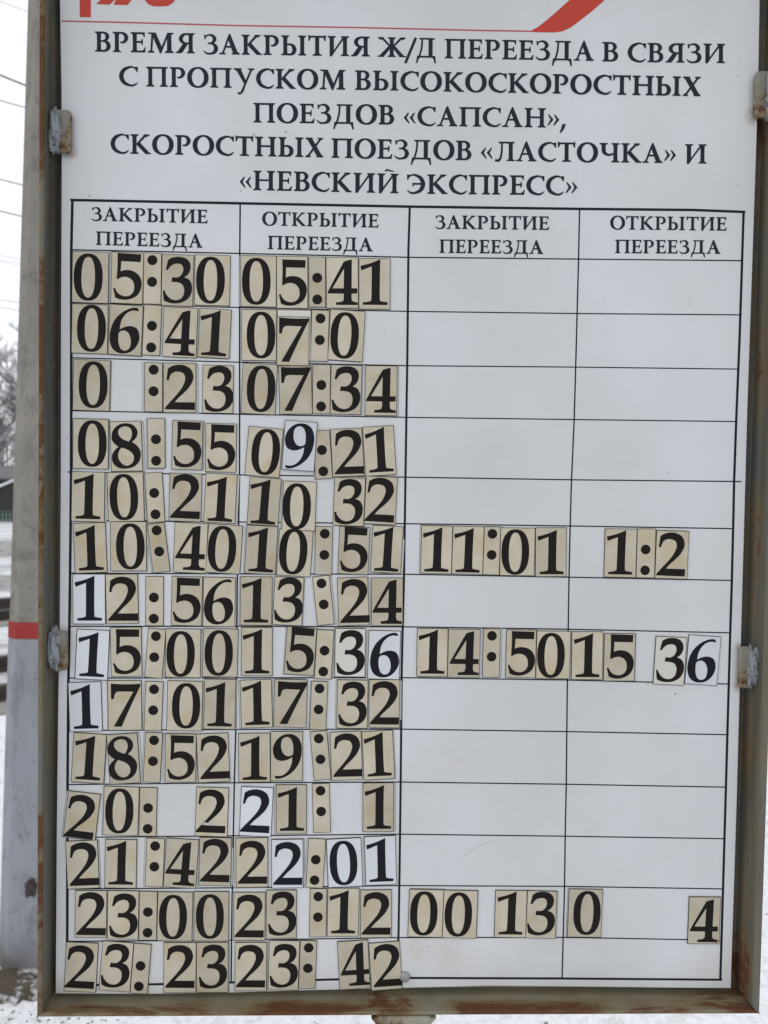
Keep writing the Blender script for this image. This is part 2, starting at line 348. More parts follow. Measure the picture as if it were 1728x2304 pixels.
# ------------------------------------------------------------------ glyph outlines
def smooth_path(pts, seg=6):
    """pts: (x,y) smooth or (x,y,1) corner; closed. Catmull-Rom between corners."""
    n = len(pts); res = []
    P = [Vector((p[0], p[1])) for p in pts]; C = [len(p) > 2 for p in pts]
    for i in range(n):
        a, b = P[i], P[(i + 1) % n]
        if C[i] and C[(i + 1) % n]: res.append(a); continue
        p0 = P[i - 1] if not C[i] else a - (b - a) * 0.0 - (P[(i + 2) % n] - b) * 0.0
        p3 = P[(i + 2) % n] if not C[(i + 1) % n] else b
        if C[i]: p0 = a
        m0 = (b - p0) * 0.5; m1 = (p3 - a) * 0.5
        if C[i]: m0 = (b - a) * 1.0 - m1 * 0.0; m0 = (b - a) * 1.5 - m1 * 0.5
        if C[(i + 1) % n]: m1 = (b - a) * 1.5 - m0 * 0.5
        for k in range(seg):
            t = k / seg; t2, t3 = t * t, t * t * t
            res.append(a * (2 * t3 - 3 * t2 + 1) + m0 * (t3 - 2 * t2 + t) + b * (-2 * t3 + 3 * t2) + m1 * (t3 - t2))
    return res
def superell(cx, cy, a, b, e, n=44):
    r = []
    for k in range(n):
        t = 2 * math.pi * k / n; c, s = math.cos(t), math.sin(t)
        r.append(Vector((cx + a * math.copysign(abs(c) ** (2 / e), c), cy + b * math.copysign(abs(s) ** (2 / e), s))))
    return r
K = 1
DIG = {
 '0': [superell(195, 305, 133, 217, 2.35), superell(195, 306.5, 62, 187, 2.3)],
 '1': [smooth_path([(1165, 163, K), (1262, 137), (1350, 100, K), (1346, 300), (1347, 470), (1357, 488), (1385, 495), (1418, 499, K), (1417, 525, K), (1187, 524, K), (1187, 501, K), (1230, 496), (1257, 488), (1266, 470), (1269, 320), (1270, 168, K), (1172, 206, K)])],
 '2': [smooth_path([(935, 232, K), (947, 125, K), (990, 100), (1050, 88), (1112, 97), (1162, 130), (1183, 182), (1180, 230), (1148, 292), (1098, 347), (1050, 392), (1012, 435, K), (1200, 436, K), (1198, 507, K), (920, 503, K), (922, 487, K), (965, 437), (1025, 370), (1078, 300), (1104, 240), (1107, 200), (1090, 167), (1050, 153), (1010, 156), (975, 180), (957, 232, K)])],
 '3': [smooth_path([(927, 203, K), (945, 114, K), (985, 90), (1045, 80), (1108, 92), (1146, 128), (1155, 175), (1145, 217), (1124, 248), (1097, 266, K), (1140, 284), (1165, 320), (1173, 365), (1164, 420), (1130, 470), (1070, 502), (1005, 511), (955, 504), (915, 487, K), (908, 440), (903, 395, K), (920, 395, K), (942, 437), (980, 470), (1027, 480), (1065, 468), (1090, 440), (1100, 400), (1097, 362), (1080, 333), (1045, 316), (980, 313, K), (988, 268, K), (1030, 270), (1062, 254), (1083, 222), (1087, 185), (1074, 155), (1043, 143), (1000, 150), (968, 172), (948, 204, K)])],
 '4': [smooth_path([(860, 405, K), (935, 265), (1012, 125, K), (1048, 112), (1088, 103, K), (1084, 370, K), (1137, 370, K), (1137, 418, K), (1084, 420, K), (1084, 470), (1093, 489), (1112, 497), (1140, 500, K), (1140, 526, K), (937, 525, K), (937, 500, K), (975, 497), (1000, 489), (1009, 470), (1010, 420, K), (860, 419, K)]),
       smooth_path([(905, 371, K), (1010, 371, K), (1014, 190, K)])],
 '5': [smooth_path([(437, 103, K), (655, 108, K), (652, 179, K), (474, 177, K), (470, 272, K), (500, 260), (545, 256), (595, 268), (638, 300), (661, 345), (666, 388), (658, 432), (633, 480), (590, 512), (530, 530), (470, 528), (424, 512, K), (415, 470), (404, 430, K), (420, 423, K), (442, 462), (475, 488), (520, 498), (562, 486), (590, 455), (598, 415), (591, 370), (567, 338), (528, 321), (490, 323), (462, 333), (441, 347, K), (435, 330, K), (440, 215), ])],
 '6': [smooth_path([(648, 548, K), (668, 565, K), (662, 579, K), (608, 577), (560, 602), (523, 648), (504, 700), (499, 756, K), (535, 735), (575, 722), (617, 722), (658, 742), (680, 790), (681, 850), (652, 915), (600, 962), (540, 978), (485, 970), (438, 935), (412, 870), (410, 800), (426, 722), (465, 648), (530, 587), (595, 555)]),
       smooth_path([(494, 785), (525, 766), (562, 771), (591, 803), (605, 852), (602, 905), (583, 938), (547, 950), (512, 930), (493, 880), (489, 828)])],
 '7': [smooth_path([(407, 646, K), (550, 654), (685, 650, K), (685, 670, K), (595, 855), (503, 1057, K), (432, 1055, K), (435, 1045, K), (530, 878), (617, 725, K), (500, 722, K), (465, 725), (446, 742), (438, 770), (433, 795, K), (408, 794, K)])],
 '8': [smooth_path([(555, 632), (620, 645), (660, 685), (668, 725), (654, 768), (613, 808, K), (652, 835), (685, 880), (692, 930), (675, 990), (625, 1038), (550, 1055), (480, 1045), (435, 1005), (422, 955), (430, 912), (455, 878), (487, 850, K), (450, 820), (428, 785), (427, 740), (445, 690), (492, 647)]),
       smooth_path([(548, 662), (590, 671), (612, 700), (615, 737), (605, 772), (585, 803, K), (530, 780), (497, 747), (489, 710), (506, 678)]),
       smooth_path([(517, 858, K), (580, 885), (617, 920), (627, 960), (610, 1003), (565, 1028), (522, 1014), (490, 972), (481, 930), (492, 890)])],
}
DIG['9'] = [[Vector((-p.x, -p.y)) for p in l] for l in DIG['6']]
DIG[':'] = [superell(0, -100, 46.5, 46.5, 2, 28), superell(0, 100, 46.5, 46.5, 2, 28)]
KZ = (at(530 + 900 / 4.1475, 690) - at(530 + 400 / 4.1475, 690)).length / 500.0      # one measuring unit in metres
def loops_mesh(name, loops, mat, y=0.0, holes=True, flip=-1):
    verts = []; faces = []
    def put(ls):
        vv = [[Vector((p[0], p[1], 0)) for p in l] for l in ls]
        flat = [q for l in vv for q in l]; n0 = len(verts)
        for q in flat: verts.append((q.x, y, q.y * flip))
        for t in tessellate_polygon(vv): faces.append(tuple(i + n0 for i in t))
    if holes: put(loops)
    else:
        for l in loops: put([l])
    return mesh(name, verts, faces, mat)
DMESH = {}
def digit_mesh(ch, mat):
    if (ch, mat.name) not in DMESH:
        L = DIG[ch]; xs = [p.x for p in L[0]]; ys = [p.y for p in L[0]]
        if ch == ':': cx = cy = 0
        else: cx, cy = (min(xs) + max(xs)) / 2, (min(ys) + max(ys)) / 2
        LL = [[Vector(((p.x - cx) * KZ, (p.y - cy) * KZ)) for p in l] for l in L]
        DMESH[(ch, mat.name)] = loops_mesh('numeral_mesh', LL, mat, 0.0, holes=(ch != ':'))
    return DMESH[(ch, mat.name)]

# letters: cap height 100, y up.  lists of shapes
def poly(*p): return [Vector(q) for q in p]
def stroke(path, closed=False, seg=5):
    """variable width stroke (x,y,w) -> outline polygons (quads)"""
    n = len(path); P = [Vector(p) for p in path]; S = []
    rng = range(n if closed else n - 1)
    if n == 2: S = P
    else:
        for i in rng:
            a, b = P[i], P[(i + 1) % n]
            p0 = P[i - 1] if (closed or i > 0) else a * 2 - b
            p3 = P[(i + 2) % n] if (closed or i + 2 < n) else b * 2 - a
            for k in range(seg):
                t = k / seg
                S.append(0.5 * ((2 * a) + (b - p0) * t + (2 * p0 - 5 * a + 4 * b - p3) * t * t + (3 * a - p0 - 3 * b + p3) * t ** 3))
        if not closed: S.append(P[-1])
    Lf, Rt = [], []; q = len(S)
    for i, s in enumerate(S):
        a = S[i - 1] if (closed or i > 0) else s; b = S[(i + 1) % q] if (closed or i < q - 1) else s
        d = Vector((b.x - a.x, b.y - a.y)).normalized(); nrm = Vector((-d.y, d.x)) * (s.z / 2)
        Lf.append(Vector((s.x, s.y)) + nrm); Rt.append(Vector((s.x, s.y)) - nrm)
    if closed: return [[Lf[i], Lf[(i + 1) % q], Rt[(i + 1) % q], Rt[i]] for i in range(q)]
    return [[Lf[i], Lf[i + 1], Rt[i + 1], Rt[i]] for i in range(q - 1)]
def serif(x0, x1, top=False, s0=10, s1=10):
    """bracketed slab under or over a stem spanning x0..x1"""
    f = (lambda y: 100 - y) if top else (lambda y: y)
    return poly((x0 - s0, f(0)), (x1 + s1, f(0)), (x1 + s1, f(4.5)), (x1 + s1 * .3, f(7)), (x1, f(12)), (x0, f(12)), (x0 - s0 * .3, f(7)), (x0 - s0, f(4.5)))
def stem(x, w=20, top=(10, 10), bot=(10, 10)):
    m_ = w * 0.04
    s = [poly((x, 0), (x + w, 0), (x + w - m_, 50), (x + w, 100), (x, 100), (x + m_, 50))]
    if top: s.append(serif(x, x + w, True, *top))
    if bot: s.append(serif(x, x + w, False, *bot))
    return s
def bar(x0, x1, y0, y1): return [poly((x0, y0), (x1, y0), (x1, y1), (x0, y1))]
def mir(shapes, w): return [[Vector((w - p.x, p.y)) for p in s] for s in shapes]
G = {}
G['Р'] = (80, stem(10) + stroke([(29, 95.5, 8), (46, 95.5, 9), (61, 88, 15), (68, 73, 19), (63, 57, 15), (50, 48, 9), (38, 48.5, 6)]))
G['В'] = (80, stem(10) + stroke([(29, 96, 8), (46, 95.5, 9), (58, 88, 15), (63, 76, 18), (58, 63, 13), (46, 55, 7.5), (29, 53.5, 7)]) +
          stroke([(29, 53.5, 7), (48, 53, 9), (63, 44, 16), (69, 29, 20), (63, 13, 16), (48, 4.5, 9), (29, 4, 8)]))
G['Е'] = (75, stem(10, top=(10, 0), bot=(10, 0)) + bar(28, 68, 92, 100) + [poly((62, 100), (71, 100), (70, 77), (67, 77), (64, 86), (57, 92))] +
          bar(28, 58, 48, 56) + [poly((56, 37), (59, 37), (61, 52), (60, 67), (57, 67), (54, 57), (50, 52), (53, 47))] +
          bar(28, 70, 0, 8) + [poly((63, 0), (72, 0), (75, 25), (72, 25), (66, 14), (57, 8))])
G['М'] = (133, stroke([(18, 2, 8.5), (24, 96, 9)]) + [poly((18, 100), (40, 100), (74, 22), (66, -3), (62, -3))] + [poly((63, -3), (68, -3), (108, 96), (99, 96), (68, 22))] +
          [poly((99, 0), (121, 0), (119, 100), (99, 100))] + [serif(98, 121, False, 11, 10), serif(12, 22, False, 12, 11), serif(101, 119, True, 0, 12), serif(26, 30, True, 24, 2)])
G['Я'] = (95, stem(65, top=(8, 10), bot=(10, 10)) + stroke([(66, 95.5, 8), (48, 95.5, 9), (32, 87, 15), (25, 73, 19), (30, 59, 15), (45, 50, 9), (66, 48.5, 8)]) +
          [poly((40, 52), (62, 50), (34, 6), (26, 0), (0, 0), (0, 4), (10, 9)), ])
G['З'] = (75, stroke([(8, 76, 3), (11, 88, 5), (28, 96.5, 7), (46, 94, 12), (58, 79, 18), (53, 64, 13), (40, 55.5, 8), (24, 54, 6.5)]) +
          stroke([(24, 54, 6.5), (44, 53.5, 9), (60, 43, 16), (65, 28, 20), (58, 11, 16), (40, 2.5, 9), (18, 3.5, 8), (1, 16, 3)]) +
          [poly((5, 97), (9, 97), (16, 90), (12, 76), (8, 76))])
G['А'] = (104, stroke([(17, 2, 8), (50, 94, 8)]) + [poly((50, 103), (56, 103), (97, 0), (73, 0), (45, 78))] + bar(30, 74, 34, 42) +
          [serif(15, 19, False, 15, 13), serif(72, 96, False, 9, 8)])
G['К'] = (101, stem(10) + stroke([(33, 49, 9), (76, 97, 11)]) + [serif(76, 84, True, 10, 12)] + [poly((30, 52), (44, 62), (98, 3), (101, 0), (76, 0), (30, 48))] +
          [poly((74, 0), (103, 0), (103, 4.5), (90, 7), (74, 8))])
SOFT = stem(10, top=(10, 10), bot=(10, 0)) + stroke([(29, 54, 7), (46, 55, 9), (61, 46, 16), (67, 29, 20), (61, 12, 16), (46, 4, 9), (29, 4, 8)])
G['Ы'] = (128, SOFT + stem(97))
G['Т'] = (89, stem(35, top=None, bot=(13, 13)) + bar(3, 86, 92, 100) + [poly((0, 104), (3, 104), (8, 99), (12, 92), (5, 75), (1, 75)), poly((89, 104), (86, 104), (81, 99), (77, 92), (84, 75), (88, 75))])
II = [poly((10, -2), (20, -2), (30, 12), (30, 100), (10, 100)), serif(10, 30, True)] + stem(78) + [poly((20, -2), (88, 96), (78, 96), (22, 15))]
G['И'] = (109, II)
G['Й'] = (109, II + [poly((37, 114), (49, 125), (60, 120), (84, 114), (84, 111), (66, 112), (50, 116), (40, 111))])
G['Ж'] = (148, stem(64) + stroke([(68, 52, 8), (24, 96, 10)]) + stroke([(80, 52, 8), (124, 96, 10)]) + [poly((62, 60), (72, 50), (34, 4), (28, 0), (4, 0)), poly((86, 60), (76, 50), (114, 4), (120, 0), (144, 0))] +
          [serif(12, 20, True, 10, 12), serif(128, 136, True, 12, 10), poly((0, 0), (34, 0), (34, 5), (0, 5)), poly((114, 0), (148, 0), (148, 5), (114, 5))])
G['/'] = (68, stroke([(6, -30, 13), (60, 100, 13)]))
G['Д'] = (106, bar(6, 100, 0, 8) + [poly((6, 8), (0, -28), (6, -28), (12, -10), (20, 0)), poly((100, 8), (104, -28), (97, -28), (93, -10), (86, 0))] +
          stroke([(17, 5, 8), (27, 40, 8), (31, 70, 8), (32, 96, 8)]) + bar(66, 86, 3, 97) + bar(18, 97, 93, 100))
G['П'] = (109, stem(10, top=(10, 5)) + stem(79, top=(5, 10)) + bar(25, 85, 91.5, 100))
_o, _i = superell(54, 50, 54, 53, 2.12, 40), superell(54, 50, 31.5, 45, 2.0, 40)
G['О'] = (108, [[_o[k], _o[(k + 1) % 40], _i[(k + 1) % 40], _i[k]] for k in range(40)])
CC = stroke([(88, 88, 3), (74, 94, 6), (55, 97.5, 9), (24, 82, 17), (11, 50, 21), (24, 18, 17), (56, 3, 10), (76, 6, 8), (91, 17, 3)]) + [poly((82, 98), (92, 98), (91, 72), (88, 72), (80, 86), (70, 95))]
G['С'] = (92, CC)
G['Э'] = (92, mir(CC, 92) + bar(34, 74, 47, 55) + [poly((28, 55), (48, 55), (46, 49), (36, 46), (31, 38), (28, 38))])
G['У'] = (106, [poly((9, 100), (34, 100), (66, 28), (56, 18))] + stroke([(92, 97, 9), (56, 14, 9), (46, -12, 11), (36, -26, 9), (22, -28, 11)]) + [serif(12, 30, True, 12, 11), serif(87, 95, True, 14, 11)])
G['Н'] = (108, stem(10) + stem(78) + bar(28, 80, 48, 56))
G['Х'] = (90, [poly((5, 100), (31, 100), (88, 0), (62, 0))] + stroke([(12, 3, 8.5), (78, 97, 8.5)]) + [serif(9, 25, True, 8, 10), serif(74, 80, True, 12, 10), serif(9, 14, False, 9, 12), serif(66, 84, False, 10, 6)])
G['Л'] = (103, stroke([(38, 96, 8), (37, 50, 8.5), (31, 16, 10), (20, 2, 12), (3, 4, 9)]) + stem(73, top=(5, 10)) + bar(22, 80, 92, 100))
G['Ч'] = (101, stem(71) + [poly((10, 62), (30, 62), (30, 100), (10, 100)), serif(10, 30, True)] + stroke([(20, 64, 20), (24, 50, 17), (42, 39, 11), (60, 41, 9), (74, 46, 8)]))
G['«'] = (60, [poly((0, 41), (22, 68), (26, 66), (14, 41), (29, 14), (25, 11)), poly((30, 41), (52, 68), (56, 66), (44, 41), (59, 14), (55, 11))])
G['»'] = (60, mir(G['«'][1], 60))
G[','] = (30, [poly((14, 18), (31, 18), (20, -10), (6, -28), (0, -26), (8, -4))])
LSP = 11.0
def fatten(q, e=0.9):
    n = len(q); ar = sum(q[i].x * q[(i + 1) % n].y - q[(i + 1) % n].x * q[i].y for i in range(n)); sg = 1 if ar > 0 else -1
    r = []
    for i in range(n):
        a, b, c = q[i - 1], q[i], q[(i + 1) % n]
        d1, d2 = (b - a), (c - b)
        if d1.length < 1e-6 or d2.length < 1e-6: r.append(b); continue
        d1 = d1.normalized(); d2 = d2.normalized()
        n1, n2 = Vector((d1.y, -d1.x)) * sg, Vector((d2.y, -d2.x)) * sg
        m_ = n1 + n2
        if m_.length < 0.5: r.append(b + n1 * e); continue
        m_ = m_.normalized(); r.append(b + m_ * (e / max(0.6, m_.dot(n1))))
    return r
def word_shapes(word):
    x = 0; res = []
    for i, ch in enumerate(word):
        w, sh = G[ch]
        k = LSP
        if i and (word[i - 1] in 'ОС«' or ch in 'ОСЭ»'): k = 9
        if i and ch == ',': k = 3
        if i and ch == 'А' and word[i - 1] not in 'О': k = 7
        if i and word[i - 1] == '/': k = -6
        if i and ch == '/': k = -8
        if i: x += k
        for s in sh: res.append([Vector((p.x + x, p.y)) for p in fatten(s)])
        x += w
    return res, x
def word_obj(name, word, s, e, cap, parent, mat=None):
    """word on the baseline from photo point s to photo point e"""
    A, B = at(*s), at(*e)
    sh, wid = word_shapes(word)
    d = B - A; ux = d / wid
    mid = ((s[0] + e[0]) / 2, (s[1] + e[1]) / 2)
    cw = (at(mid[0], mid[1] - cap) - at(*mid)).length / 100.0
    dn = d.normalized(); uz = Vector((-dn.z, 0, dn.x)) * cw
    v, f = [], []
    for i, q in enumerate(sh):
        n0 = len(v)
        for p in q: v.append(Vector((0, -0.00012 - 0.0000006 * i, 0)) + ux * p.x + uz * p.y)
        for t in tessellate_polygon([[Vector((p.x, p.y, 0)) for p in q]]): f.append(tuple(k + n0 for k in t))
    o = link(name, mesh('lettering', v, f, mat or INK), parent, A)
    return o

# ------------------------------------------------------------------ the notice board
board = tag(empty('notice_board', (0, 0, 0)), 'white railway crossing timetable board in a rusty grey steel frame on a post', 'notice board')
edge = [(134.5, -110), (135, 0), (138.5, 200), (139, 400), (137.5, 700), (137, 1080), (134.5, 1400), (131, 1600), (128, 1860), (125.5, 2235),
        (330, 2236), (520, 2233), (670, 2228.5), (905, 2222.5), (1100, 2218), (1300, 2219.5), (1500, 2222), (1644, 2223),
        (1657.5, 1800), (1668, 1400), (1682, 900), (1699, 400), (1705.5, 200), (1709, 0), (1712, -110)]
pts = [(p.x, p.z) for p in (at(*q) for q in edge)]
mb = MB(); mb.prism(pts, 0.0, 0.003)
me = mb.mesh('panel', PANEL); me.materials.append(PANEL_EDGE)
for p in me.polygons:
    if abs(p.normal.y) < 0.5: p.material_index = 1
panel = link('panel', me, board)

def ruled(name, pix, wpx, mat=GRIDINK, y=-0.0001):
    """printed rule through photo points, width in photo pixels"""
    P = [at(*q) for q in pix]; w = wpx / F0 * 0.85 / 2; v, f = [], []
    for i, p in enumerate(P):
        a, b = P[max(i - 1, 0)], P[min(i + 1, len(P) - 1)]
        d = (b - a).normalized(); n = Vector((-d.z, 0, d.x)) * w
        v += [p + n, p - n]
    for v_ in v: v_.y = y
    for i in range(len(P) - 1): f.append((2 * i, 2 * i + 2, 2 * i + 3, 2 * i + 1))
    return link(name, mesh('rule', v, f, mat), panel)
HL = [([(158, 450), (540, 457.5), (925, 465), (1300, 470), (1560, 472.5), (1677, 477)], 5.8),
      ([(163, 562), (540, 570.3), (922, 579), (1303, 583), (1667, 586.5)], 2.8),
      ([(163, 681), (539, 692), (911, 700.5), (1300, 705.5), (1668, 708.5)], 2.6),
      ([(162, 805), (539, 815), (913, 822.8), (1297, 826), (1660, 830.5)], 2.6),
      ([(161, 924), (539, 932), (913, 939), (1293, 944), (1657, 948.5)], 2.6),
      ([(152, 1062), (536, 1068.6), (913, 1073.6), (1286, 1079.5), (1668, 1083.5)], 2.8),
      ([(159, 1170.5), (537, 1174.5), (913, 1178.3), (1282, 1183.4), (1650, 1189.5)], 2.8),
      ([(157, 1289.5), (534, 1291.2), (911, 1292), (1279, 1298.6), (1646, 1306)], 2.8),
      ([(157, 1409.3), (533, 1409.0), (908, 1410.3), (1279, 1415.7), (1642, 1423.8)], 2.8),
      ([(155, 1525.7), (531, 1525), (904, 1524.7), (1276, 1530), (1638, 1539)], 2.8),
      ([(153, 1643.8), (530, 1641.2), (902, 1640.5), (1274, 1646), (1635, 1653)], 2.8),
      ([(152, 1765.3), (527, 1761.2), (901, 1759.5), (1274, 1764.5), (1632, 1771)], 2.8),
      ([(151, 1884.3), (525, 1880.5), (899, 1876.8), (1271, 1881.4), (1628, 1887)], 2.8),
      ([(151, 2000), (523, 1997.5), (898, 1992.5), (1270, 1994.2), (1627, 2000)], 2.8),
      ([(151, 2118), (522, 2115.5), (896, 2109.5), (1268, 2109), (1547, 2114), (1620, 2117)], 2.8),
      ([(150, 2217), (350, 2214.5), (520, 2210.5), (737, 2204), (915, 2200.3), (1265, 2201.5), (1625, 2204.3)], 5.2)]
VL = [([(163, 450), (160.5, 560), (160.5, 820), (160, 1060), (159, 1180), (157.5, 1310), (156, 1420), (154, 1530), (153, 1650), (152, 1770), (151.6, 1990), (151.3, 2110), (150.5, 2217)], 6.0),
      ([(540.5, 458), (539.4, 570), (539.2, 820), (539, 1060), (537, 1180), (534, 1300), (533, 1410), (531.5, 1520), (530.5, 1640), (527.3, 1760), (525, 1880), (522.8, 1995), (521, 2115), (520, 2210)], 3.4),
      ([(922, 465), (919, 560), (916.5, 800), (912.5, 1060), (909, 1300), (904, 1500), (901.5, 1760), (899, 1960), (896.5, 2110), (893.5, 2201)], 5.0),
      ([(1304, 470), (1301.5, 590), (1297, 760), (1292, 940), (1285.5, 1090), (1282.9, 1180), (1280, 1310), (1278.5, 1410), (1276.4, 1540), (1274, 1771), (1272, 1860), (1270, 2000), (1267, 2110), (1264.7, 2201)], 3.2),
      ([(1673, 477), (1669.5, 590), (1664, 760), (1656.5, 943), (1651.5, 1088), (1650, 1165), (1646.5, 1310), (1643, 1420), (1639.6, 1540), (1633, 1780), (1627, 1990), (1620.5, 2206)], 5.6)]
for i, (p, w) in enumerate(HL): ruled('grid_line', p, w, y=-0.0001)
for i, (p, w) in enumerate(VL): ruled('grid_line', p, w, y=-0.00014)

HEAD = [('ВРЕМЯ', (214, 116), (438, 120), 44.8), ('ЗАКРЫТИЯ', (457.5, 121.5), (831.5, 127), 44.3), ('Ж/Д', (849.6, 127.5), (981.5, 130), 43.8),
        ('ПЕРЕЕЗДА', (1001, 131), (1335.5, 137), 43.3), ('В', (1355, 138), (1391, 138.6), 43.3), ('СВЯЗИ', (1412, 139.5), (1631, 142), 43),
        ('С', (268, 193), (310, 194), 44), ('ПРОПУСКОМ', (329.5, 194.5), (777.7, 201.7), 44), ('ВЫСОКОСКОРОСТНЫХ', (798.7, 202), (1575.4, 216.5), 43.3),
        ('ПОЕЗДОВ', (570.6, 275.3), (887, 280.3), 43.5), ('«САПСАН»,', (908.5, 282.6), (1272.5, 287.3), 43),
        ('СКОРОСТНЫХ', (249, 345), (726.9, 354), 43.5), ('ПОЕЗДОВ', (746, 354.8), (1060.8, 360.6), 43.2), ('«ЛАСТОЧКА»', (1082, 361.6), (1520.4, 367), 43), ('И', (1541, 367.6), (1589.6, 368), 43),
        ('«НЕВСКИЙ', (539.3, 427), (896.6, 434.8), 43.5), ('ЭКСПРЕСС»', (916, 435.6), (1298.6, 439.5), 43.2)]
for w, s, e, c in HEAD: word_obj('heading_word', w, s, e, c, panel)
COLH = [('ЗАКРЫТИЕ', (205.6, 496.5), (466.7, 502.5), 30.2), ('ПЕРЕЕЗДА', (216, 551), (455.4, 557.3), 30.2), ('ОТКРЫТИЕ', (590, 507), (851.5, 512), 30.2), ('ПЕРЕЕЗДА', (602.7, 560.6), (838.3, 565.6), 30),
        ('ЗАКРЫТИЕ', (979, 514.6), (1235, 517.3), 30), ('ПЕРЕЕЗДА', (988.7, 569), (1222, 571.3), 30), ('ОТКРЫТИЕ', (1372.8, 516), (1634.4, 519), 30), ('ПЕРЕЕЗДА', (1383.7, 569.6), (1620.7, 571), 30)]
for w, s, e, c in COLH: word_obj('column_heading', w, s, e, c, panel)

# red band and emblem at the top of the sheet
ruled('red_rule', [(139, 47.5), (260, 50), (530, 57.5), (800, 62), (1100, 69), (1190, 70.3)], 3.2, REDRULE, -0.0001)
def flat(name, outline, mat, y, z_up=True):
    P = [at(*q) for q in outline]; v = [Vector((p.x, y, p.z)) for p in P]
    f = [tuple(t) for t in tessellate_polygon([[Vector((p.x, p.z, 0)) for p in P]])]
    return link(name, mesh(name, v, f, mat), panel)
sw = [(1180, 71), (1195, 69), (1210, 61), (1228, 47), (1255, 24), (1281, 0), (1340, -52), (1400, -104), (1484, -104), (1425, -52), (1361, 0), (1330, 27), (1303, 48), (1284, 62), (1266, 70.5), (1248, 73.2), (1215, 73)]
flat('red_swoosh', sw, RED, -0.00015)
em = [[(179, -80), (205, -80), (204.5, 39), (179.3, 38.5)],
      [(238, -20), (232, -10), (224, 2), (216, 9.5), (247, 10.5), (258, 0), (290, -46), (262, -46)],
      [(266, -12), (256, 10.7), (287, 11.5), (296, 0), (330, -50), (300, -50)],
      [(300, -60), (318, -14), (324, -2), (334, 10), (346, 14.5), (362, 14.8), (378, 13.5), (390, 6), (396, -4), (400, -60), (374, -60), (371, -4), (364, 0), (344, -1), (330, -60)]]
for q in em: flat('red_emblem', q, RED, -0.00015)
# faint scratches, stains
for q, w, mt in [([(1031, 1935), (1050, 1921), (1075, 1903), (1098, 1895), (1113, 1891)], 1.4, STAIN), ([(920, 1030), (1050, 1034), (1200, 1033), (1400, 1040)], 2.0, PANEL),
                 ([(745, 1845), (752, 1852), (761, 1862)], 1.4, STAIN), ([(1548, 690), (1551, 681), (1549, 674)], 1.6, STAIN), ([(864, 738), (866, 743), (865, 747)], 2.2, STAIN)]:
    if mt is STAIN: ruled('scratch', q, w, mt, -0.0002)

# frame: four mitred angle irons
def rail(a, b, inward, mat, w_lip=0.0048, name='frame_rail', na=None, nb=None):
    """a,b front outer corners; na, nb: unit mitre directions (inward) at each end, scaled so that 1 = 1 m inward"""
    prof = [(0.0, FY), (w_lip, FY), (w_lip, 0.019), (0.045, 0.019), (0.045, 0.023), (0.0, 0.023)]
    v = []
    for c, nn in ((a, na), (b, nb)):
        for u, y in prof: v.append(Vector((c.x, y, c.z)) + nn * u)
    n = len(prof)
    f = [(i, (i + 1) % n, (i + 1) % n + n, i + n) for i in range(n)] + [tuple(range(n)), tuple(range(2 * n - 1, n - 1, -1))]
    o = link(name, mesh(name, v, f, mat), board); bevel(o, 0.0011, 3)
    return o
def v3(x, z): return Vector((x, 0, z))
rail(fTL, fBL, None, ST_L, 0.0050, na=v3(1, -1), nb=v3(1, 1))
rail(fBL, fBR, None, ST_B, 0.0040, na=v3(1, 1), nb=v3(-1, 1))
rail(fBR, fTR, None, ST_R, 0.0085, na=v3(-1, 1), nb=v3(-1, -1))
rail(fTR, fTL, None, ST_B, 0.0050, na=v3(-1, -1), nb=v3(1, -1))
# post
pl, pr = at(846, 2300, -0.018), at(970, 2300, -0.018)
zt = at(900, 2289, -0.018).z
mb = MB(); mb.box(pl.x, -0.0228, 0.0, pr.x, 0.0225, zt + 0.0035)
post = link('post', mb.mesh('post', ST_P), board); bevel(post, 0.004, 3)
mb = MB()
for sx, x in ((-1, pl.x), (1, pr.x)):
    mb.prism([(x - sx * 0.001, zt + 0.001), (x - sx * 0.001, zt - 0.006), (x + sx * 0.0015, zt - 0.003), (x + sx * 0.005, zt + 0.001)], -0.0215, 0.02)
link('gusset', mb.mesh('gusset', ST_P), board)

# clips with weld blobs
def rrect(x0, z0, x1, z1, r, corners):
    out_ = []
    for (cx, cz, a0, on) in ((x1 - r, z1 - r, 0, corners[0]), (x0 + r, z1 - r, 90, corners[1]), (x0 + r, z0 + r, 180, corners[2]), (x1 - r, z0 + r, 270, corners[3])):
        if on:
            for k in range(6):
                a = R(a0 + 90 * k / 5); out_.append((cx + r * math.cos(a), cz + r * math.sin(a)))
        else:
            out_.append((cx + (r if a0 in (0, 270) else -r), cz + (r if a0 in (0, 90) else -r)))
    return out_
def lump(name, c, rx, ry, rz, mat, parent, seed, amp=0.5, n=28):
    v, f = [], []
    rings = n // 2
    for i in range(rings + 1):
        th = math.pi * i / rings
        for k in range(n):
            ph = 2 * math.pi * k / n
            d = Vector((math.sin(th) * math.cos(ph), math.sin(th) * math.sin(ph), math.cos(th)))
            e = 1 + amp * noise.noise(d * 1.9 + Vector((seed, 0, 0))) + amp * 0.6 * noise.noise(d * 5 + Vector((0, seed, 0)))
            sq = (abs(d.x) ** 3 + abs(d.y) ** 3 + abs(d.z) ** 3) ** (-1 / 3)
            v.append(Vector((d.x * rx, d.y * ry, d.z * rz)) * e * (0.5 + 0.5 * sq))
    for i in range(rings):
        for k in range(n): f.append((i * n + k, i * n + (k + 1) % n, (i + 1) * n + (k + 1) % n, (i + 1) * n + k))
    return link(name, mesh(name, v, f, mat, True), parent, c)
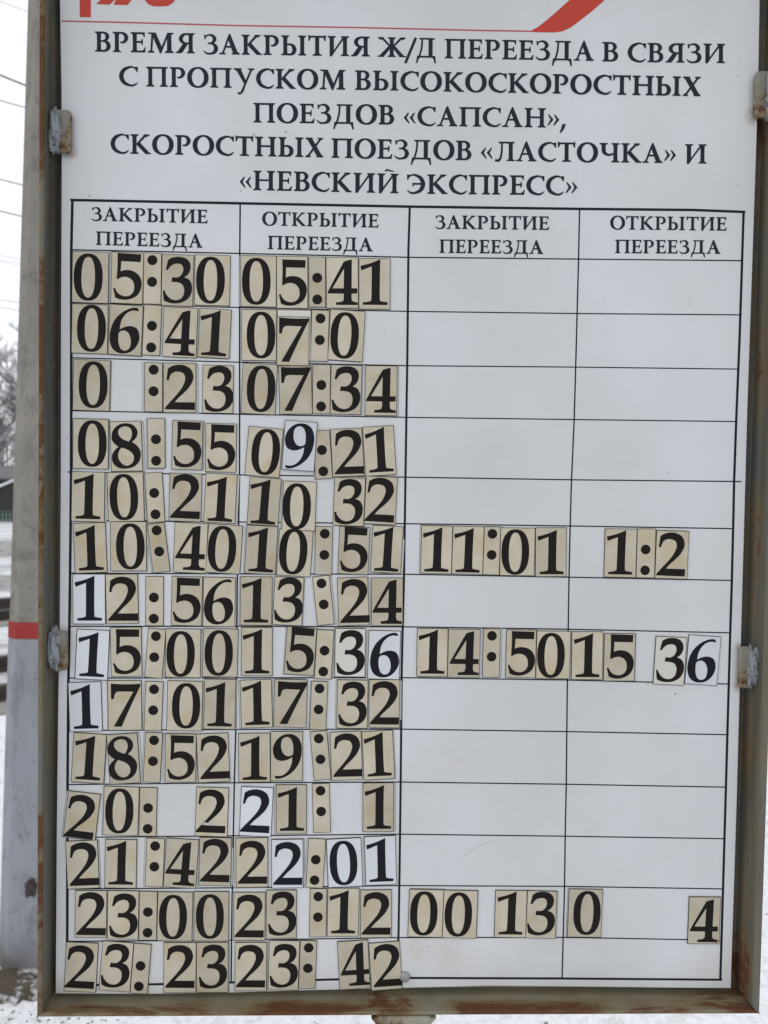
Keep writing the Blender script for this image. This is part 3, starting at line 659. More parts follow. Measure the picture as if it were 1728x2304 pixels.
def clip(x0, x1, y0, y1, bx0, bx1, right, seed):
    a, b = at(x0, y1, -0.007), at(x1, y0, -0.007)
    cs = (0, 1, 1, 0) if right else (1, 0, 0, 1)
    out_ = rrect(a.x, a.z, b.x, b.z, 0.0055, cs)
    cx, cz = (a.x + b.x) / 2, (a.z + b.z) / 2
    mb = MB(); mb.prism([(p[0] - cx, p[1] - cz) for p in out_], -0.0075, -0.0035)
    # leg of the clip running back to the frame
    s = 1 if right else -1
    ex = (b.x if right else a.x) - cx
    mb.box(min(ex, ex + s * 0.004), -0.0070, a.z - cz + 0.002, max(ex, ex + s * 0.004), 0.006, b.z - cz - 0.002)
    o = link('clip', mb.mesh('clip', ST_C), board, Vector((cx, 0, cz))); bevel(o, 0.0012, 2)
    p, q = at(bx0, y1 - 3, -0.009), at(bx1, y0 + 3, -0.009)
    l = lump('weld', Vector(((p.x + q.x) / 2 - cx, -0.0065, (p.z + q.z) / 2 - cz)), (q.x - p.x) / 2 * 1.05, 0.0065, (q.z - p.z) / 2 * 1.0, WELD, o, seed)
    return o
clip(122, 161, 247, 343, 109, 134, False, 1.3)
clip(120, 152, 1419, 1509, 107, 133, False, 4.1)
clip(1696, 1734, 160, 264, 1722, 1748, True, 7.7)
clip(1661, 1690, 1455, 1548, 1683, 1711, True, 9.2)
# bolt head at the foot of the sheet
c = at(911, 2197)
mb = MB(); n = 20; rr = 0.0058
ringv = []
for (r_, y_) in ((rr, 0), (rr, -0.0012), (rr * .75, -0.0026), (rr * .3, -0.0031)):
    ringv.append([(r_ * math.cos(2 * math.pi * k / n), y_, r_ * math.sin(2 * math.pi * k / n)) for k in range(n)])
v = [q for r_ in ringv for q in r_]; f = []
for i in range(3):
    for k in range(n): f.append((i * n + k, i * n + (k + 1) % n, (i + 1) * n + (k + 1) % n, (i + 1) * n + k))
f.append(tuple(range(3 * n, 4 * n)))
link('bolt', mesh('bolt', v, f, BOLT, True), board, c)

# ------------------------------------------------------------------ the number cards
# char  TL TR BR BL  glyph centre   (units: 1/4.1475 photo pixel from the panel origin);  w white, p pale
CARDS = '''
@150,560|05:30|first|top row
0 57,22 395,40 390,512 55,498 205,266
5 425,30 720,45 712,520 415,503 572,262
: 722,40 885,45 882,520 718,512 801,209
3 890,45 1188,68 1178,540 890,528 1038,295
0 1200,55 1530,68 1520,535 1197,525 1344,295
@150,560|06:41|first|second row
0 55,515 390,525 382,985 48,970 235,744
6 408,515 715,540 697,1000 390,985 546,763
: 722,520 888,535 872,998 712,990 795,821
4 908,540 1225,560 1208,1025 900,1000 1062,784
1 1245,555 1540,572 1517,1028 1227,1008 1372,785
@530,560|05:41|second|top row
0 50,62 380,72 380,545 50,538 195,305
5 385,75 675,72 672,558 385,555 535,318
: 685,78 838,80 840,545 685,545 763,374
4 845,80 1143,85 1145,553 850,555 999,314
1 1150,88 1443,97 1440,563 1155,563 1292,312
@530,560|07:0|second|second row
0 60,568 383,570 382,1045 55,1040 239,806
Bp 392,573 706,575 700,1050 388,1045 0,0
7 392,638 690,640 683,1092 385,1088 546,853
: 712,575 878,575 857,1055 700,1045 790,752
0 888,563 1208,590 1185,1055 860,1035 1018,810
@150,800|0 :23|first|third row
0 68,35 412,52 400,518 60,510 251,274
: 730,65 895,72 895,525 730,525 814,234
2 905,70 1207,75 1208,535 907,528 1060,298
3 1272,88 1557,98 1553,540 1272,535 1422,312
@150,800|08:55|first|fourth row
0 65,588 393,598 390,1058 60,1055 243,822
8 405,618 697,613 712,1077 424,1080 557,844
: 758,588 917,588 922,1050 760,1050 837,882
5 990,603 1272,617 1265,1070 982,1060 1130,832
5 1300,633 1587,640 1580,1090 1297,1082 1445,857
@530,800|07:34|second|third row
0 72,72 392,90 370,553 50,540 240,312
7 402,95 705,95 717,545 415,548 567,312
: 722,85 887,88 880,545 720,543 800,376
3 893,88 1180,95 1167,553 885,545 1032,316
4 1212,97 1507,100 1502,563 1208,558 1358,325
@530,800|09:21|second|fourth row
0 127,660 447,690 408,1140 88,1112 283,901
: 722,706 878,695 903,1142 745,1155 813,981
9w 465,605 765,628 732,1080 435,1062 595,847
2 888,690 1180,675 1197,1118 907,1135 1055,900
1 1185,670 1472,653 1500,1108 1215,1125 1339,878
@150,1050|10:21|first|fifth row
1 55,45 360,55 352,513 45,510 194,276
0 380,55 712,52 730,507 395,512 537,284
: 733,62 895,52 917,510 757,520 826,345
2 965,58 1265,70 1253,513 955,505 1110,277
1 1302,62 1595,75 1568,530 1280,515 1429,300
@150,1050|10:40|first|sixth row
1 62,530 362,520 382,985 83,992 215,756
0 410,515 745,512 745,970 413,972 597,744
: 757,540 910,522 970,975 808,990 855,692
4 1015,522 1325,530 1297,990 995,985 1158,756
0 1330,535 1650,550 1612,998 1297,985 1452,766
@530,1050|10 32|second|fifth row
1 138,97 430,115 395,553 108,535 257,324
3 925,103 1215,110 1190,555 910,545 1057,327
2 1220,90 1512,98 1487,545 1200,530 1350,310
@530,1050|10:51|second|sixth row
1 110,545 400,560 367,1003 85,995 236,772
0 412,585 730,600 692,1027 383,1008 539,791
: 750,560 912,558 892,1007 737,1005 831,724
5 972,555 1255,570 1235,1005 955,997 1106,774
1 1285,548 1563,560 1540,992 1255,983 1405,766
@530,1050|10 32|second|fifth row|1
0 447,133 758,145 740,600 435,588 572,370
@150,1280|12:56|first|seventh row
1w 62,50 362,48 362,510 62,513 206,272
2 367,50 663,48 673,505 375,513 527,278
: 740,70 907,72 902,528 740,528 816,364
5 990,68 1270,75 1260,527 975,525 1124,292
6 1280,75 1578,82 1568,535 1275,535 1420,306
@150,1280|15:00|first|eighth row
1w 103,563 408,573 378,1032 80,1025 234,794
5 415,548 697,540 707,998 415,1005 564,770
: 768,553 935,565 885,1015 727,1010 828,724
0 935,560 1257,558 1245,1008 917,1010 1066,791
0 1280,555 1605,560 1590,1008 1268,1000 1421,783
@530,1280|13:24|second|seventh row
1 48,70 345,75 335,525 45,522 184,290
3 370,72 642,82 615,525 345,518 498,289
: 717,75 873,60 922,510 768,525 813,232
2 950,85 1232,75 1247,520 963,530 1109,298
4 1268,85 1562,82 1558,530 1268,528 1416,305
@530,1280|15:36|second|eighth row
1 57,548 347,545 340,993 55,995 192,766
5 485,535 760,555 728,990 452,978 607,755
: 765,565 922,573 888,1025 735,1022 825,858
3p 933,555 1213,557 1207,1005 925,1003 1074,779
6w 1247,572 1540,580 1525,1030 1232,1022 1392,801
@150,1510|17:01|first|ninth row
1w 22,108 327,95 330,548 30,570 168,327
7 390,95 700,78 702,545 388,550 556,314
: 745,93 907,98 882,552 722,550 814,265
0 948,90 1275,92 1258,553 933,552 1117,321
1 1293,78 1582,72 1568,540 1277,535 1421,305
@150,1510|18:52|first|tenth row
1 75,572 375,588 347,1043 42,1030 201,803
8 380,590 660,575 690,1030 405,1060 522,809
: 742,570 900,575 870,1035 713,1030 813,740
5 925,585 1210,583 1205,1032 920,1030 1069,803
2 1215,590 1507,570 1523,1022 1230,1040 1378,800
@530,1510|17:32|second|ninth row
1 45,85 335,73 345,518 57,530 189,293
7 370,75 673,78 657,520 352,522 530,293
: 712,92 863,97 842,545 690,540 780,258
3 953,80 1235,83 1228,532 945,528 1093,304
2 1247,78 1532,78 1530,525 1245,523 1390,294
@530,1510|19:21|second|tenth row
1 28,580 325,575 320,1028 33,1035 169,806
9 332,562 628,560 625,1018 328,1022 484,792
: 697,567 852,550 888,1005 733,1018 785,723
2 885,567 1170,558 1183,1005 897,1020 1043,780
1 1178,562 1465,550 1483,995 1202,1015 1325,772
@140,1750|20: 2|first|eleventh row
2 65,118 365,152 305,575 10,555 175,358
0 397,75 722,85 705,535 380,530 536,306
: 730,87 890,90 877,540 718,540 802,375
2 1258,85 1558,90 1537,545 1240,538 1392,308
@140,1750|21:42|first|twelfth row
2 33,588 330,580 350,1020 58,1035 203,800
1 407,572 700,573 690,1023 398,1022 541,787
: 795,562 960,563 937,1015 775,1008 866,729
4 978,563 1280,572 1243,1030 945,1012 1107,796
2 1287,552 1582,558 1572,1005 1277,1000 1429,767
@520,1750|21: 1|second|eleventh row
2w 103,80 397,90 370,543 75,535 230,306
1 427,65 705,60 703,512 418,520 559,286
: 757,55 915,48 928,503 770,508 838,214
1 1230,48 1517,43 1513,495 1230,500 1369,268
@520,1750|22:01|second|twelfth row
2 48,562 345,552 342,1008 47,1020 200,784
2w 380,575 675,568 668,1015 380,1028 529,795
: 725,563 887,568 852,1023 698,1018 785,855
0w 890,570 1210,558 1228,1003 910,1020 1049,790
1w 1245,547 1530,537 1545,985 1258,1000 1387,762
@140,1990|23:00|first|thirteenth row
2 127,55 420,52 413,492 122,490 273,268
3 430,55 717,55 712,510 425,497 576,285
: 723,60 888,62 882,515 720,512 801,348
0 895,62 1222,70 1210,522 888,520 1036,300
0 1235,62 1555,63 1555,520 1230,520 1380,294
@140,1990|23: 23|first|bottom row
2 45,532 340,545 315,1000 18,990 172,763
3 383,522 670,540 632,997 345,978 504,752
: 675,545 833,555 797,1018 637,1005 726,849
2 953,540 1252,535 1247,1000 948,1002 1101,760
3 1258,540 1552,532 1548,1000 1253,1000 1409,760
@520,1990|23 :12|second|thirteenth row
2 28,72 322,67 312,515 22,517 171,290
3 332,50 612,47 607,492 328,498 478,266
: 740,33 893,38 885,482 730,487 812,204
1 905,30 1193,33 1188,480 897,480 1038,249
2 1208,50 1498,45 1495,490 1207,492 1353,266
@520,1990|23: 42|second|bottom row
2 42,537 335,537 328,980 33,993 184,756
3 360,520 642,520 623,982 345,978 495,753
: 650,518 803,523 782,965 630,965 721,681
4 990,532 1272,510 1300,965 1017,970 1155,737
2 1285,550 1570,520 1597,968 1313,980 1454,748
@920,1160|11:01|third|sixth row
1 120,95 408,98 393,542 108,535 250,315
1 412,98 700,105 685,548 398,540 541,322
: 703,102 853,107 840,553 690,548 774,268
0 857,113 1173,118 1168,562 845,555 991,340
1 1183,112 1465,115 1467,568 1178,568 1320,340
@1260,1160|1:2|fourth|sixth row
1 418,122 715,128 702,578 410,570 553,342
: 720,122 888,127 878,580 708,577 793,413
2 897,137 1198,148 1182,595 885,580 1035,361
@920,1400|14:50|third|eighth row
1 78,57 362,60 358,505 72,500 211,272
4 368,62 663,67 658,515 362,505 518,286
: 692,58 848,63 845,513 688,508 772,222
5 908,67 1187,75 1178,517 903,513 1049,289
0 1190,78 1508,85 1495,525 1187,520 1323,307
@1260,1400|15 36|fourth|eighth row
1 107,85 397,90 393,535 107,528 246,305
5 412,103 700,107 692,547 405,543 561,318
3p 890,127 1178,145 1150,590 870,570 1028,351
6w 1200,112 1497,140 1460,590 1162,570 1321,356
@900,1980|00 13|third|thirteenth row
0 90,82 407,88 390,530 73,522 221,306
0 410,90 723,97 708,538 393,532 543,316
1 893,93 1183,95 1170,532 877,528 1025,302
3 1188,95 1465,103 1443,540 1172,535 1317,307
@1260,1980|0 4|fourth|thirteenth row
0 85,80 397,83 378,530 65,523 249,302
4 1203,152 1495,157 1480,590 1187,588 1342,375
'''
rnd = random.Random(5)
ORD = ['first', 'second', 'third', 'fourth', 'fifth', 'sixth']
placed = []
def rect_pts(c, ux, uz, w, h, g=0.0):
    return [c + ux * sx * (w / 2 - g) + uz * sz * (h / 2 - g) for sx, sz in ((-1, -1), (1, -1), (1, 1), (-1, 1))]
def overlap(A, B):
    for P in (A, B):
        for i in range(2):
            ax = (P[i + 1] - P[i]); a = [q.dot(ax) for q in A]; b = [q.dot(ax) for q in B]
            if max(a) <= min(b) or max(b) <= min(a): return False
    return True
def backing(w, h, t):
    x, z = w / 2, h / 2; mb = MB(); mb.box(-x, -t, -z, x, 0, z); return mb
cur = None
for line in CARDS.strip().split('\n'):
    if line[0] == '@':
        q = line[1:].split('|'); ox, oy = [float(a) for a in q[0].split(',')]
        time, colm, row = q[1], q[2], q[3]; k = int(q[4]) if len(q) > 4 else 0
        skip = (time == '10 32' and len(q) <= 4)
        continue
    a = line.split(' '); tok = a[0]
    P = [tuple(float(t) for t in b.split(',')) for b in a[1:]]
    W_ = [at(ox + p[0] / 4.1475, oy + p[1] / 4.1475) for p in P]
    TL, TR, BR, BL = W_[:4]
    ux = ((TR - TL).normalized() + (BR - BL).normalized()).normalized()
    uz_ = ((TL - BL).normalized() + (TR - BR).normalized()).normalized()
    ang = (math.atan2(ux.z, ux.x) * 0.4 + math.atan2(-uz_.x, uz_.z) * 0.6)
    ux = Vector((math.cos(ang), 0, math.sin(ang))); uz = Vector((-math.sin(ang), 0, math.cos(ang)))
    w = ((TR - TL).length + (BR - BL).length) / 2; h = ((TL - BL).length + (TR - BR).length) / 2
    c = (TL + TR + BR + BL) / 4
    rp = rect_pts(c, ux, uz, w, h, 0.0011)
    lev = 0
    for (r2, l2) in placed:
        if l2 + 1 > lev and overlap(rp, r2): lev = l2 + 1
    placed.append((rp, lev))
    t = 0.0009 + rnd.uniform(-0.00012, 0.00012)
    y0 = -0.0002 - 0.00105 * lev
    face, ink, tone = CARD, CARDINK, 'yellowed'
    if 'w' in tok: face, ink, tone = CARDW, CARDINKW, 'white'
    if 'p' in tok: face, tone = CARDP, 'pale'
    ch = tok[0]
    nm = {'B': 'blank_card', ':': 'colon_card'}.get(ch, 'number_card')
    g = 0.0
    o = link(nm, backing(w + 0.0006, h + 0.0006, t).mesh(nm, MAGNET), None, Vector((c.x, y0, c.z)))
    o.rotation_euler = (R(rnd.uniform(-0.12, 0.12)), -ang, R(rnd.uniform(-0.15, 0.15)))
    fb = MB(); x, z = w / 2 - 0.0003, h / 2 - 0.0003
    fb.box(-x, -t - 0.00012, -z, x, -t + 0.00005, z)
    fo = link('printed_face', fb.mesh('printed_face', face), o)
    if lev == 0 and ch != 'B' and rnd.random() < 0.6:
        sd_ = rnd.choice((-1, 1)); dx = rnd.uniform(0.0008, 0.0026); dz = rnd.uniform(-0.0012, 0.0008)
        sb = MB(); ex, ez = w / 2, h / 2; yb = -y0
        sb.box(-ex + sd_ * dx - .0002, yb - 0.00015, -ez + dz - .0002, ex + sd_ * dx + .0002, yb - 0.00003, ez + dz + .0002)
        sb2 = MB(); sb2.box(-ex + sd_ * dx + .0001, yb - 0.00019, -ez + dz + .0001, ex + sd_ * dx - .0001, yb - 0.00012, ez + dz - .0001)
        me_ = sb.mesh('backing_sheet', MAGNET); nv = len(sb.v)
        me_ = mesh('backing_sheet', sb.v + sb2.v, sb.f + [tuple(q + nv for q in f_) for f_ in sb2.f], MAGNET); me_.materials.append(BACKSHEET)
        for p_ in me_.polygons:
            if p_.index >= len(sb.f): p_.material_index = 1
        link('backing_sheet', me_, o)
    if ch != 'B':
        gc = W_[4]; d = gc - c
        gm = digit_mesh(ch, ink)
        go = link('numeral' if ch != ':' else 'colon', gm, o, Vector((d.dot(ux), -t - 0.00018, d.dot(uz))))
        word = dict(zip('0123456789:', 'zero one two three four five six seven eight nine colon'.split()))[ch]
        if time == '10 32':
            nth = {'1': 'first', '0': 'second', '3': 'third', '2': 'fourth'}[ch]
        else: nth = ORD[k]
        k += 1
        tilt = 'tilted ' if abs(math.degrees(ang)) > 3 else ''
        lab = f"{tilt}{tone} {word} card, {nth} in the {time.replace(' ', '')} of the {colm} column, {row}"
        tag(o, lab, 'number card' if ch != ':' else 'colon card', 'number cards stuck on the timetable')
    else:
        tag(o, 'pale blank card mostly hidden behind the low-set 7 of the second row', 'blank card')

# pale scuff across the foot of one card
for o in list(col.objects):
    if o.get('label', '').startswith('yellowed two card, third') and 'eleventh' in o['label'] or o.get('label', '').startswith('yellowed two card, fourth') and 'eleventh row' in o['label'] and 'first column' in o['label']:
        p0, p1, p2, p3, p4, p5 = [at(140 + a_ / 4.1475, 1750 + b_ / 4.1475) for a_, b_ in ((1300, 432), (1335, 412), (1372, 418), (1425, 436), (1372, 440), (1330, 438))]
        L = [q - o.location for q in (p0, p1, p2, p3, p4, p5)]
        for q in L: q.y = -0.00125
        m = Mat('scuff_pale', 0.8, 0.1).color((0.46, 0.43, 0.40)); link('scuff', mesh('scuff', L, [(0, 1, 2, 5), (2, 3, 4, 5)], m.m), o)
# ------------------------------------------------------------------ concrete pole behind, left
DPOLE = 1.72
bl = at(14.5, 2225, DPOLE)                       # front face left edge near the ground
tp = at(83, -40, DPOLE)
slope = (tp.x - bl.x) / (tp.z - bl.z)
cw0, cw1 = 0.026, 0.022
def pole_ring(z, extra=0.0):
    xl = bl.x + slope * (z - bl.z) - extra
    w = 0.185 - 0.010 * z + 2 * extra; dpt = 0.19; c0 = 0.036; y0 = DPOLE - extra
    return [(xl, y0), (xl + w, y0), (xl + w + c0, y0 + 0.022), (xl + w + c0, y0 + dpt), (xl - c0, y0 + dpt), (xl - c0, y0 + 0.022)]
def pole_seg(zs, mat, name, parent, extra=0.0):
    v, f = [], []
    for z in zs:
        for (x, y) in pole_ring(z, extra): v.append(Vector((x, y, z)))
    n = 6
    for i in range(len(zs) - 1):
        for k in range(n): f.append((i * n + k, i * n + (k + 1) % n, (i + 1) * n + (k + 1) % n, (i + 1) * n + k))
    f.append(tuple(range(n - 1, -1, -1))); f.append(tuple(range((len(zs) - 1) * n, len(zs) * n)))
    o = link(name, mesh(name, v, f, mat), parent); bevel(o, 0.004, 2)
    return o
pole = tag(empty('concrete_pole', (0, 0, 0)), 'weathered concrete pole with red band above whitewashed foot behind the board', 'pole')
pole_seg([-0.3, 1.5, 3.0, 4.5, 6.5], CONC, 'shaft', pole)
zr1, zr0 = at(58, 1400, DPOLE).z, at(58, 1438, DPOLE).z
pole_seg([zr0, zr1], POLERED, 'red_band', pole, 0.0025)
pole_seg([-0.2, zr0 - 0.0005], WHITEW, 'whitewashed_foot', pole, 0.0015)
hk = at(68, 1998, DPOLE - 0.01)
lump('bracket_stub', hk, 0.016, 0.02, 0.024, RAIL, pole, 3.3, 0.5)

# ------------------------------------------------------------------ ground
def grid_plane(x0, x1, y0, y1, nx, ny, fn):
    v, f = [], []
    for j in range(ny + 1):
        for i in range(nx + 1):
            x = x0 + (x1 - x0) * i / nx; y = y0 + (y1 - y0) * j / ny
            v.append((x, y, fn(x, y)))
    for j in range(ny):
        for i in range(nx):
            a = j * (nx + 1) + i; f.append((a, a + 1, a + nx + 2, a + nx + 1))
    return v, f
def hz(x, y):
    return 0.022 * noise.noise(Vector((x * 1.3, y * 1.3, 0))) + 0.012 * noise.noise(Vector((x * 5, y * 5, 3)))
v, f = grid_plane(-7, 7, -3, 5, 200, 130, lambda x, y: hz(x, y) * max(0, min(1, min(x + 7, 7 - x, y + 3, 5 - y))))
link_ = tag(link('snowy_ground', mesh('snowy_ground', v, f, SNOW, True)), kind='structure')
v, f = [], []
for (x0, x1, y0, y1) in ((-400, -7, -200, 600), (7, 400, -200, 600), (-7, 7, 5, 600), (-7, 7, -200, -3)):
    n = len(v); v += [(x0, y0, 0), (x1, y0, 0), (x1, y1, 0), (x0, y1, 0)]; f.append((n, n + 1, n + 2, n + 3))
tag(link('snowfield', mesh('snowfield', v, f, FIELD)), kind='structure')
# bare soil mound at the pole foot
def mound(cx, cy, r, h, seed, mat, name):
    v, f = [], []; n = 40; rings = 10
    for i in range(rings + 1):
        for k in range(n):
            a = 2 * math.pi * k / n; rr_ = r * i / rings * (1 + 0.3 * noise.noise(Vector((math.cos(a) * 1.5, math.sin(a) * 1.5, seed))) + 0.35 * noise.noise(Vector((math.cos(a) * 6, math.sin(a) * 6, seed))))
            z = h * math.cos(i / rings * math.pi / 2) ** 2 + 0.012 * noise.noise(Vector((cx + rr_ * math.cos(a) * 14, rr_ * math.sin(a) * 14, seed))) - (0.04 if i == rings else 0)
            v.append((cx + rr_ * math.cos(a), cy + rr_ * math.sin(a), z + 0.012))
    for i in range(rings):
        for k in range(n): f.append((i * n + k, i * n + (k + 1) % n, (i + 1) * n + (k + 1) % n, (i + 1) * n + k))
    return tag(link(name, mesh(name, v, f, mat, True)), kind='structure')
mound(bl.x + 0.05, DPOLE - 0.02, 0.14, 0.012, 2.0, SOIL, 'soil')
# chips and litter poking out of the snow
mb = MB(); rg = random.Random(3)
for i in range(1500):
    x = rg.uniform(-2.6, 2.6); y = rg.uniform(0.4, 4.5); s = rg.uniform(0.003, 0.011) * (1.6 if rg.random() < 0.1 else 1)
    if noise.noise(Vector((x * 1.4, y * 1.4, 7))) < rg.uniform(-0.3, 0.4) and x > -1.6: continue
    z = hz(x, y); a = rg.uniform(0, 3.14); p = Vector((x, y, z))
    ca, sa = math.cos(a) * s, math.sin(a) * s; e = rg.uniform(.4, 1)
    mb.add([p + Vector((ca, sa, 0)), p + Vector((-sa * e, ca * e, 0)), p + Vector((-ca, -sa, 0)), p + Vector((sa * e, -ca * e, 0)), p + Vector((0, 0, s * .7)), p + Vector((0, 0, -s * .5))],
           [(0, 1, 4), (1, 2, 4), (2, 3, 4), (3, 0, 4), (1, 0, 5), (2, 1, 5), (3, 2, 5), (0, 3, 5)])
for i in range(900):
    x = rg.uniform(-1.7, -0.7); y = rg.gauss(1.45, 0.22); s = rg.uniform(0.002, 0.007); z = hz(x, y); p = Vector((x, y, z)); e = rg.uniform(.5, 1); a = rg.uniform(0, 3.1)
    ca, sa = math.cos(a) * s, math.sin(a) * s
    mb.add([p + Vector((ca, sa, 0)), p + Vector((-sa * e, ca * e, 0)), p + Vector((-ca, -sa, 0)), p + Vector((sa * e, -ca * e, 0)), p + Vector((0, 0, s * .7)), p + Vector((0, 0, -s * .5))],
           [(0, 1, 4), (1, 2, 4), (2, 3, 4), (3, 0, 4), (1, 0, 5), (2, 1, 5), (3, 2, 5), (0, 3, 5)])
for i in range(160):
    x = rg.uniform(-2.4, 2.4); y = rg.uniform(0.6, 3.5); a = rg.uniform(0, 6.28); L = rg.uniform(0.02, 0.08)
    p = Vector((x, y, hz(x, y) + 0.006)); q = p + Vector((math.cos(a) * L, math.sin(a) * L, rg.uniform(0, 0.02)))
    mb.tube([p, (p + q) / 2 + Vector((0, 0, .004)), q], 0.0012, 4)
tag(link('litter', mb.mesh('litter', CHIP)), 'dark stone chips and twigs scattered in the snow', 'litter', kind='stuff')

# ------------------------------------------------------------------ tracks, road
DIR = Vector((math.sin(R(46.5)), math.cos(R(46.5)), 0)); NRM = Vector((-DIR.y, DIR.x, 0))
def along(p, a, b): return p + DIR * a, p + DIR * b
def strip(name, py0, py1, z, mat):
    a, b = ground(0, py0), ground(0, py1)
    v = [*along(a, -40, 120), *along(b, 120, -40)]
    for q in v: q.z = z
    return tag(link(name, mesh(name, v, [(0, 1, 2, 3)], mat)), kind='structure')
strip('road', 1252, 1217, 0.006, ROAD)
strip('trackside_path', 1330, 1296, 0.005, ROAD)
def track(py_near, py_far, h, label):
    t = tag(empty('railway_track', (0, 0, 0)), label, 'railway track', 'railway tracks crossing behind the board')
    P = [ground(0, py_near), ground(0, py_far)]
    for p in P:
        mb = MB(); a, b = along(p, -14, 60)
        prof = [(-0.07, 0), (0.07, 0), (0.07, 0.015), (0.012, 0.035), (0.012, h - 0.035), (0.036, h - 0.03), (0.036, h), (-0.036, h), (-0.036, h - 0.03), (-0.012, h - 0.035), (-0.012, 0.035), (-0.07, 0.015)]
        n = len(prof); v = []
        for e in (a, b):
            for u, z in prof: v.append(e + NRM * u + Vector((0, 0, z + 0.01)))
        mb.add(v, [(i, (i + 1) % n, (i + 1) % n + n, i + n) for i in range(n)] + [tuple(range(n)), tuple(range(2 * n - 1, n - 1, -1))])
        link('rail', mb.mesh('rail', RAIL), t)
    wid = (P[1] - P[0]).dot(NRM)
    for k in range(-8, 40):
        c = P[0] + DIR * (k * 0.9) + NRM * (wid / 2); mb = MB(); hw = abs(wid) / 2 + 0.35
        v = []
        for (u, s_) in ((-hw, -.12), (hw, -.12), (hw, .12), (-hw, .12)): v.append(NRM * u + DIR * s_)
        mb.add([q + Vector((0, 0, -0.05)) for q in v] + [q + Vector((0, 0, 0.02)) for q in v], [(4, 5, 6, 7), (0, 1, 5, 4), (1, 2, 6, 5), (2, 3, 7, 6), (3, 0, 4, 7), (3, 2, 1, 0)])
        link('sleeper', mb.mesh('sleeper', SLEEPER), t, Vector((c.x, c.y, 0)))
    return t
track(1580, 1510, 0.115, 'nearer snowbound railway track with dark rails left of the pole')
track(1399, 1370, 0.12, 'farther snowbound railway track with dark rails left of the pole')

# ------------------------------------------------------------------ overhead wires
def wire(x0, y0, x1, y1, dist, r, label):
    """seen through (x0,y0)-(x1,y1); runs along the tracks"""
    # find where the ray through the first point meets a vertical plane holding DIR at the given distance
    d = ray(x0, y0); t = dist / d.y; p = CAM + d * t
    d2 = ray(x1, y1)
    # point of the wire along DIR that projects onto the second photo point (keeps its own slope)
    # solve p + DIR*s + Z*u = CAM + d2*k
    A = Matrix(((DIR.x, 0, -d2.x), (DIR.y, 0, -d2.y), (0, 1, -d2.z)))
    s, u, k = A.inverted() @ (CAM - p)
    sl_ = u / s if abs(s) > 1e-6 else 0
    sl_ = max(-0.05, min(0.05, sl_))
    path = []
    for i in range(-12, 25):
        ss = i * 2.0; path.append(p + DIR * ss + Vector((0, 0, sl_ * ss + 0.0003 * ss * ss)))
    mb = MB(); mb.tube(path, r, 5)
    return tag(link('overhead_wire', mb.mesh('overhead_wire', CABLE)), label, 'overhead wire', 'overhead wires against the white sky')
WIRES = [(0, 169, 56, 192, 8, 0.011, 'thick dark overhead wire, the boldest one left of the pole'),
         (0, 226, 54, 240, 8, 0.006, 'thin overhead wire just below the boldest wire'),
         (0, 403.5, 48, 416, 9, 0.008, 'third overhead wire down, medium thick, left of the pole'),
         (0, 475, 45, 486, 9, 0.008, 'fourth overhead wire down, medium thick, left of the pole'),
         (0, 574.5, 42, 583, 14, 0.005, 'upper wire of the close bunch of three hair-thin wires'),
         (0, 583, 42, 590.5, 14, 0.004, 'middle wire of the close bunch of three hair-thin wires'),
         (0, 588.5, 42, 596.5, 14, 0.005, 'lower wire of the close bunch of three hair-thin wires'),
         (0, 675, 39, 680, 16, 0.007, 'thin overhead wire above the lowest one over the treetops'),
         (0, 691, 38, 698, 16, 0.007, 'lowest thin overhead wire close above the frosted treetops'),
         (0, 3, 62, 19, 10, 0.004, 'faint topmost overhead wire at the corner of the sky')]
for q in WIRES: wire(*q)

# ------------------------------------------------------------------ shed, fence, trees far off
def far(px, py, dist): 
    d = ray(px, py); return CAM + d * (dist / d.y)
DS = 44.0
ridge = far(-40, 1044, DS); base_z = 0.0
shed = tag(empty('shed', (0, 0, 0)), 'low dark wooden shed with a snowy roof beyond the tracks', 'shed')
xl, xr = ridge.x - 3.0, ridge.x + 4.2; zr = ridge.z; ze = 1.75; ys = DS + CAM.y
mb = MB(); mb.box(xl + .2, ys, 0, xr - .2, ys + 5, ze - 0.05); link('wall', mb.mesh('wall', SHED), shed)
mb = MB()
mb.add([(xl, ys - .4, ze), (xr, ys - .4, ze), (xr, ys + 2.5, zr), (xl, ys + 2.5, zr), (xr, ys + 5.4, ze), (xl, ys + 5.4, ze), (xl, ys - .4, ze - .12), (xr, ys - .4, ze - .12), (xr, ys + 5.4, ze - .12), (xl, ys + 5.4, ze - .12)],
       [(0, 1, 2, 3), (3, 2, 4, 5), (6, 7, 1, 0), (9, 6, 0, 3, 5), (8, 4, 2, 1, 7), (9, 8, 7, 6), (5, 4, 8, 9)])
link('roof', mb.mesh('roof', ROOF), shed)
g0, g1, g2 = far(-60, 1118, DS - 2), far(34, 1078, DS - 2), far(120, 1118, DS - 2); yg = DS - 2 + CAM.y
mb = MB(); mb.prism([(g0.x, 0.0), (g2.x, 0.0), (g2.x, g2.z - .05), (g1.x, g1.z - .05), (g0.x, g0.z - .05)], yg, yg + 2.2); link('porch', mb.mesh('porch', SHED), shed)
for a_, b_ in ((g0, g1), (g1, g2)):
    mb = MB(); mb.prism([(a_.x, a_.z - .10), (b_.x, b_.z - .10), (b_.x, b_.z + .03), (a_.x, a_.z + .03)], yg - .12, yg + 2.3); link('bargeboard', mb.mesh('bargeboard', ROOFSNOW), shed)
DF = 30.0
fence = tag(empty('picket_fence', (0, 0, 0)), 'dark green picket fence in the snow before the shed', 'fence')
fz1 = far(0, 1149, DF).z; x0 = far(-30, 1100, DF).x
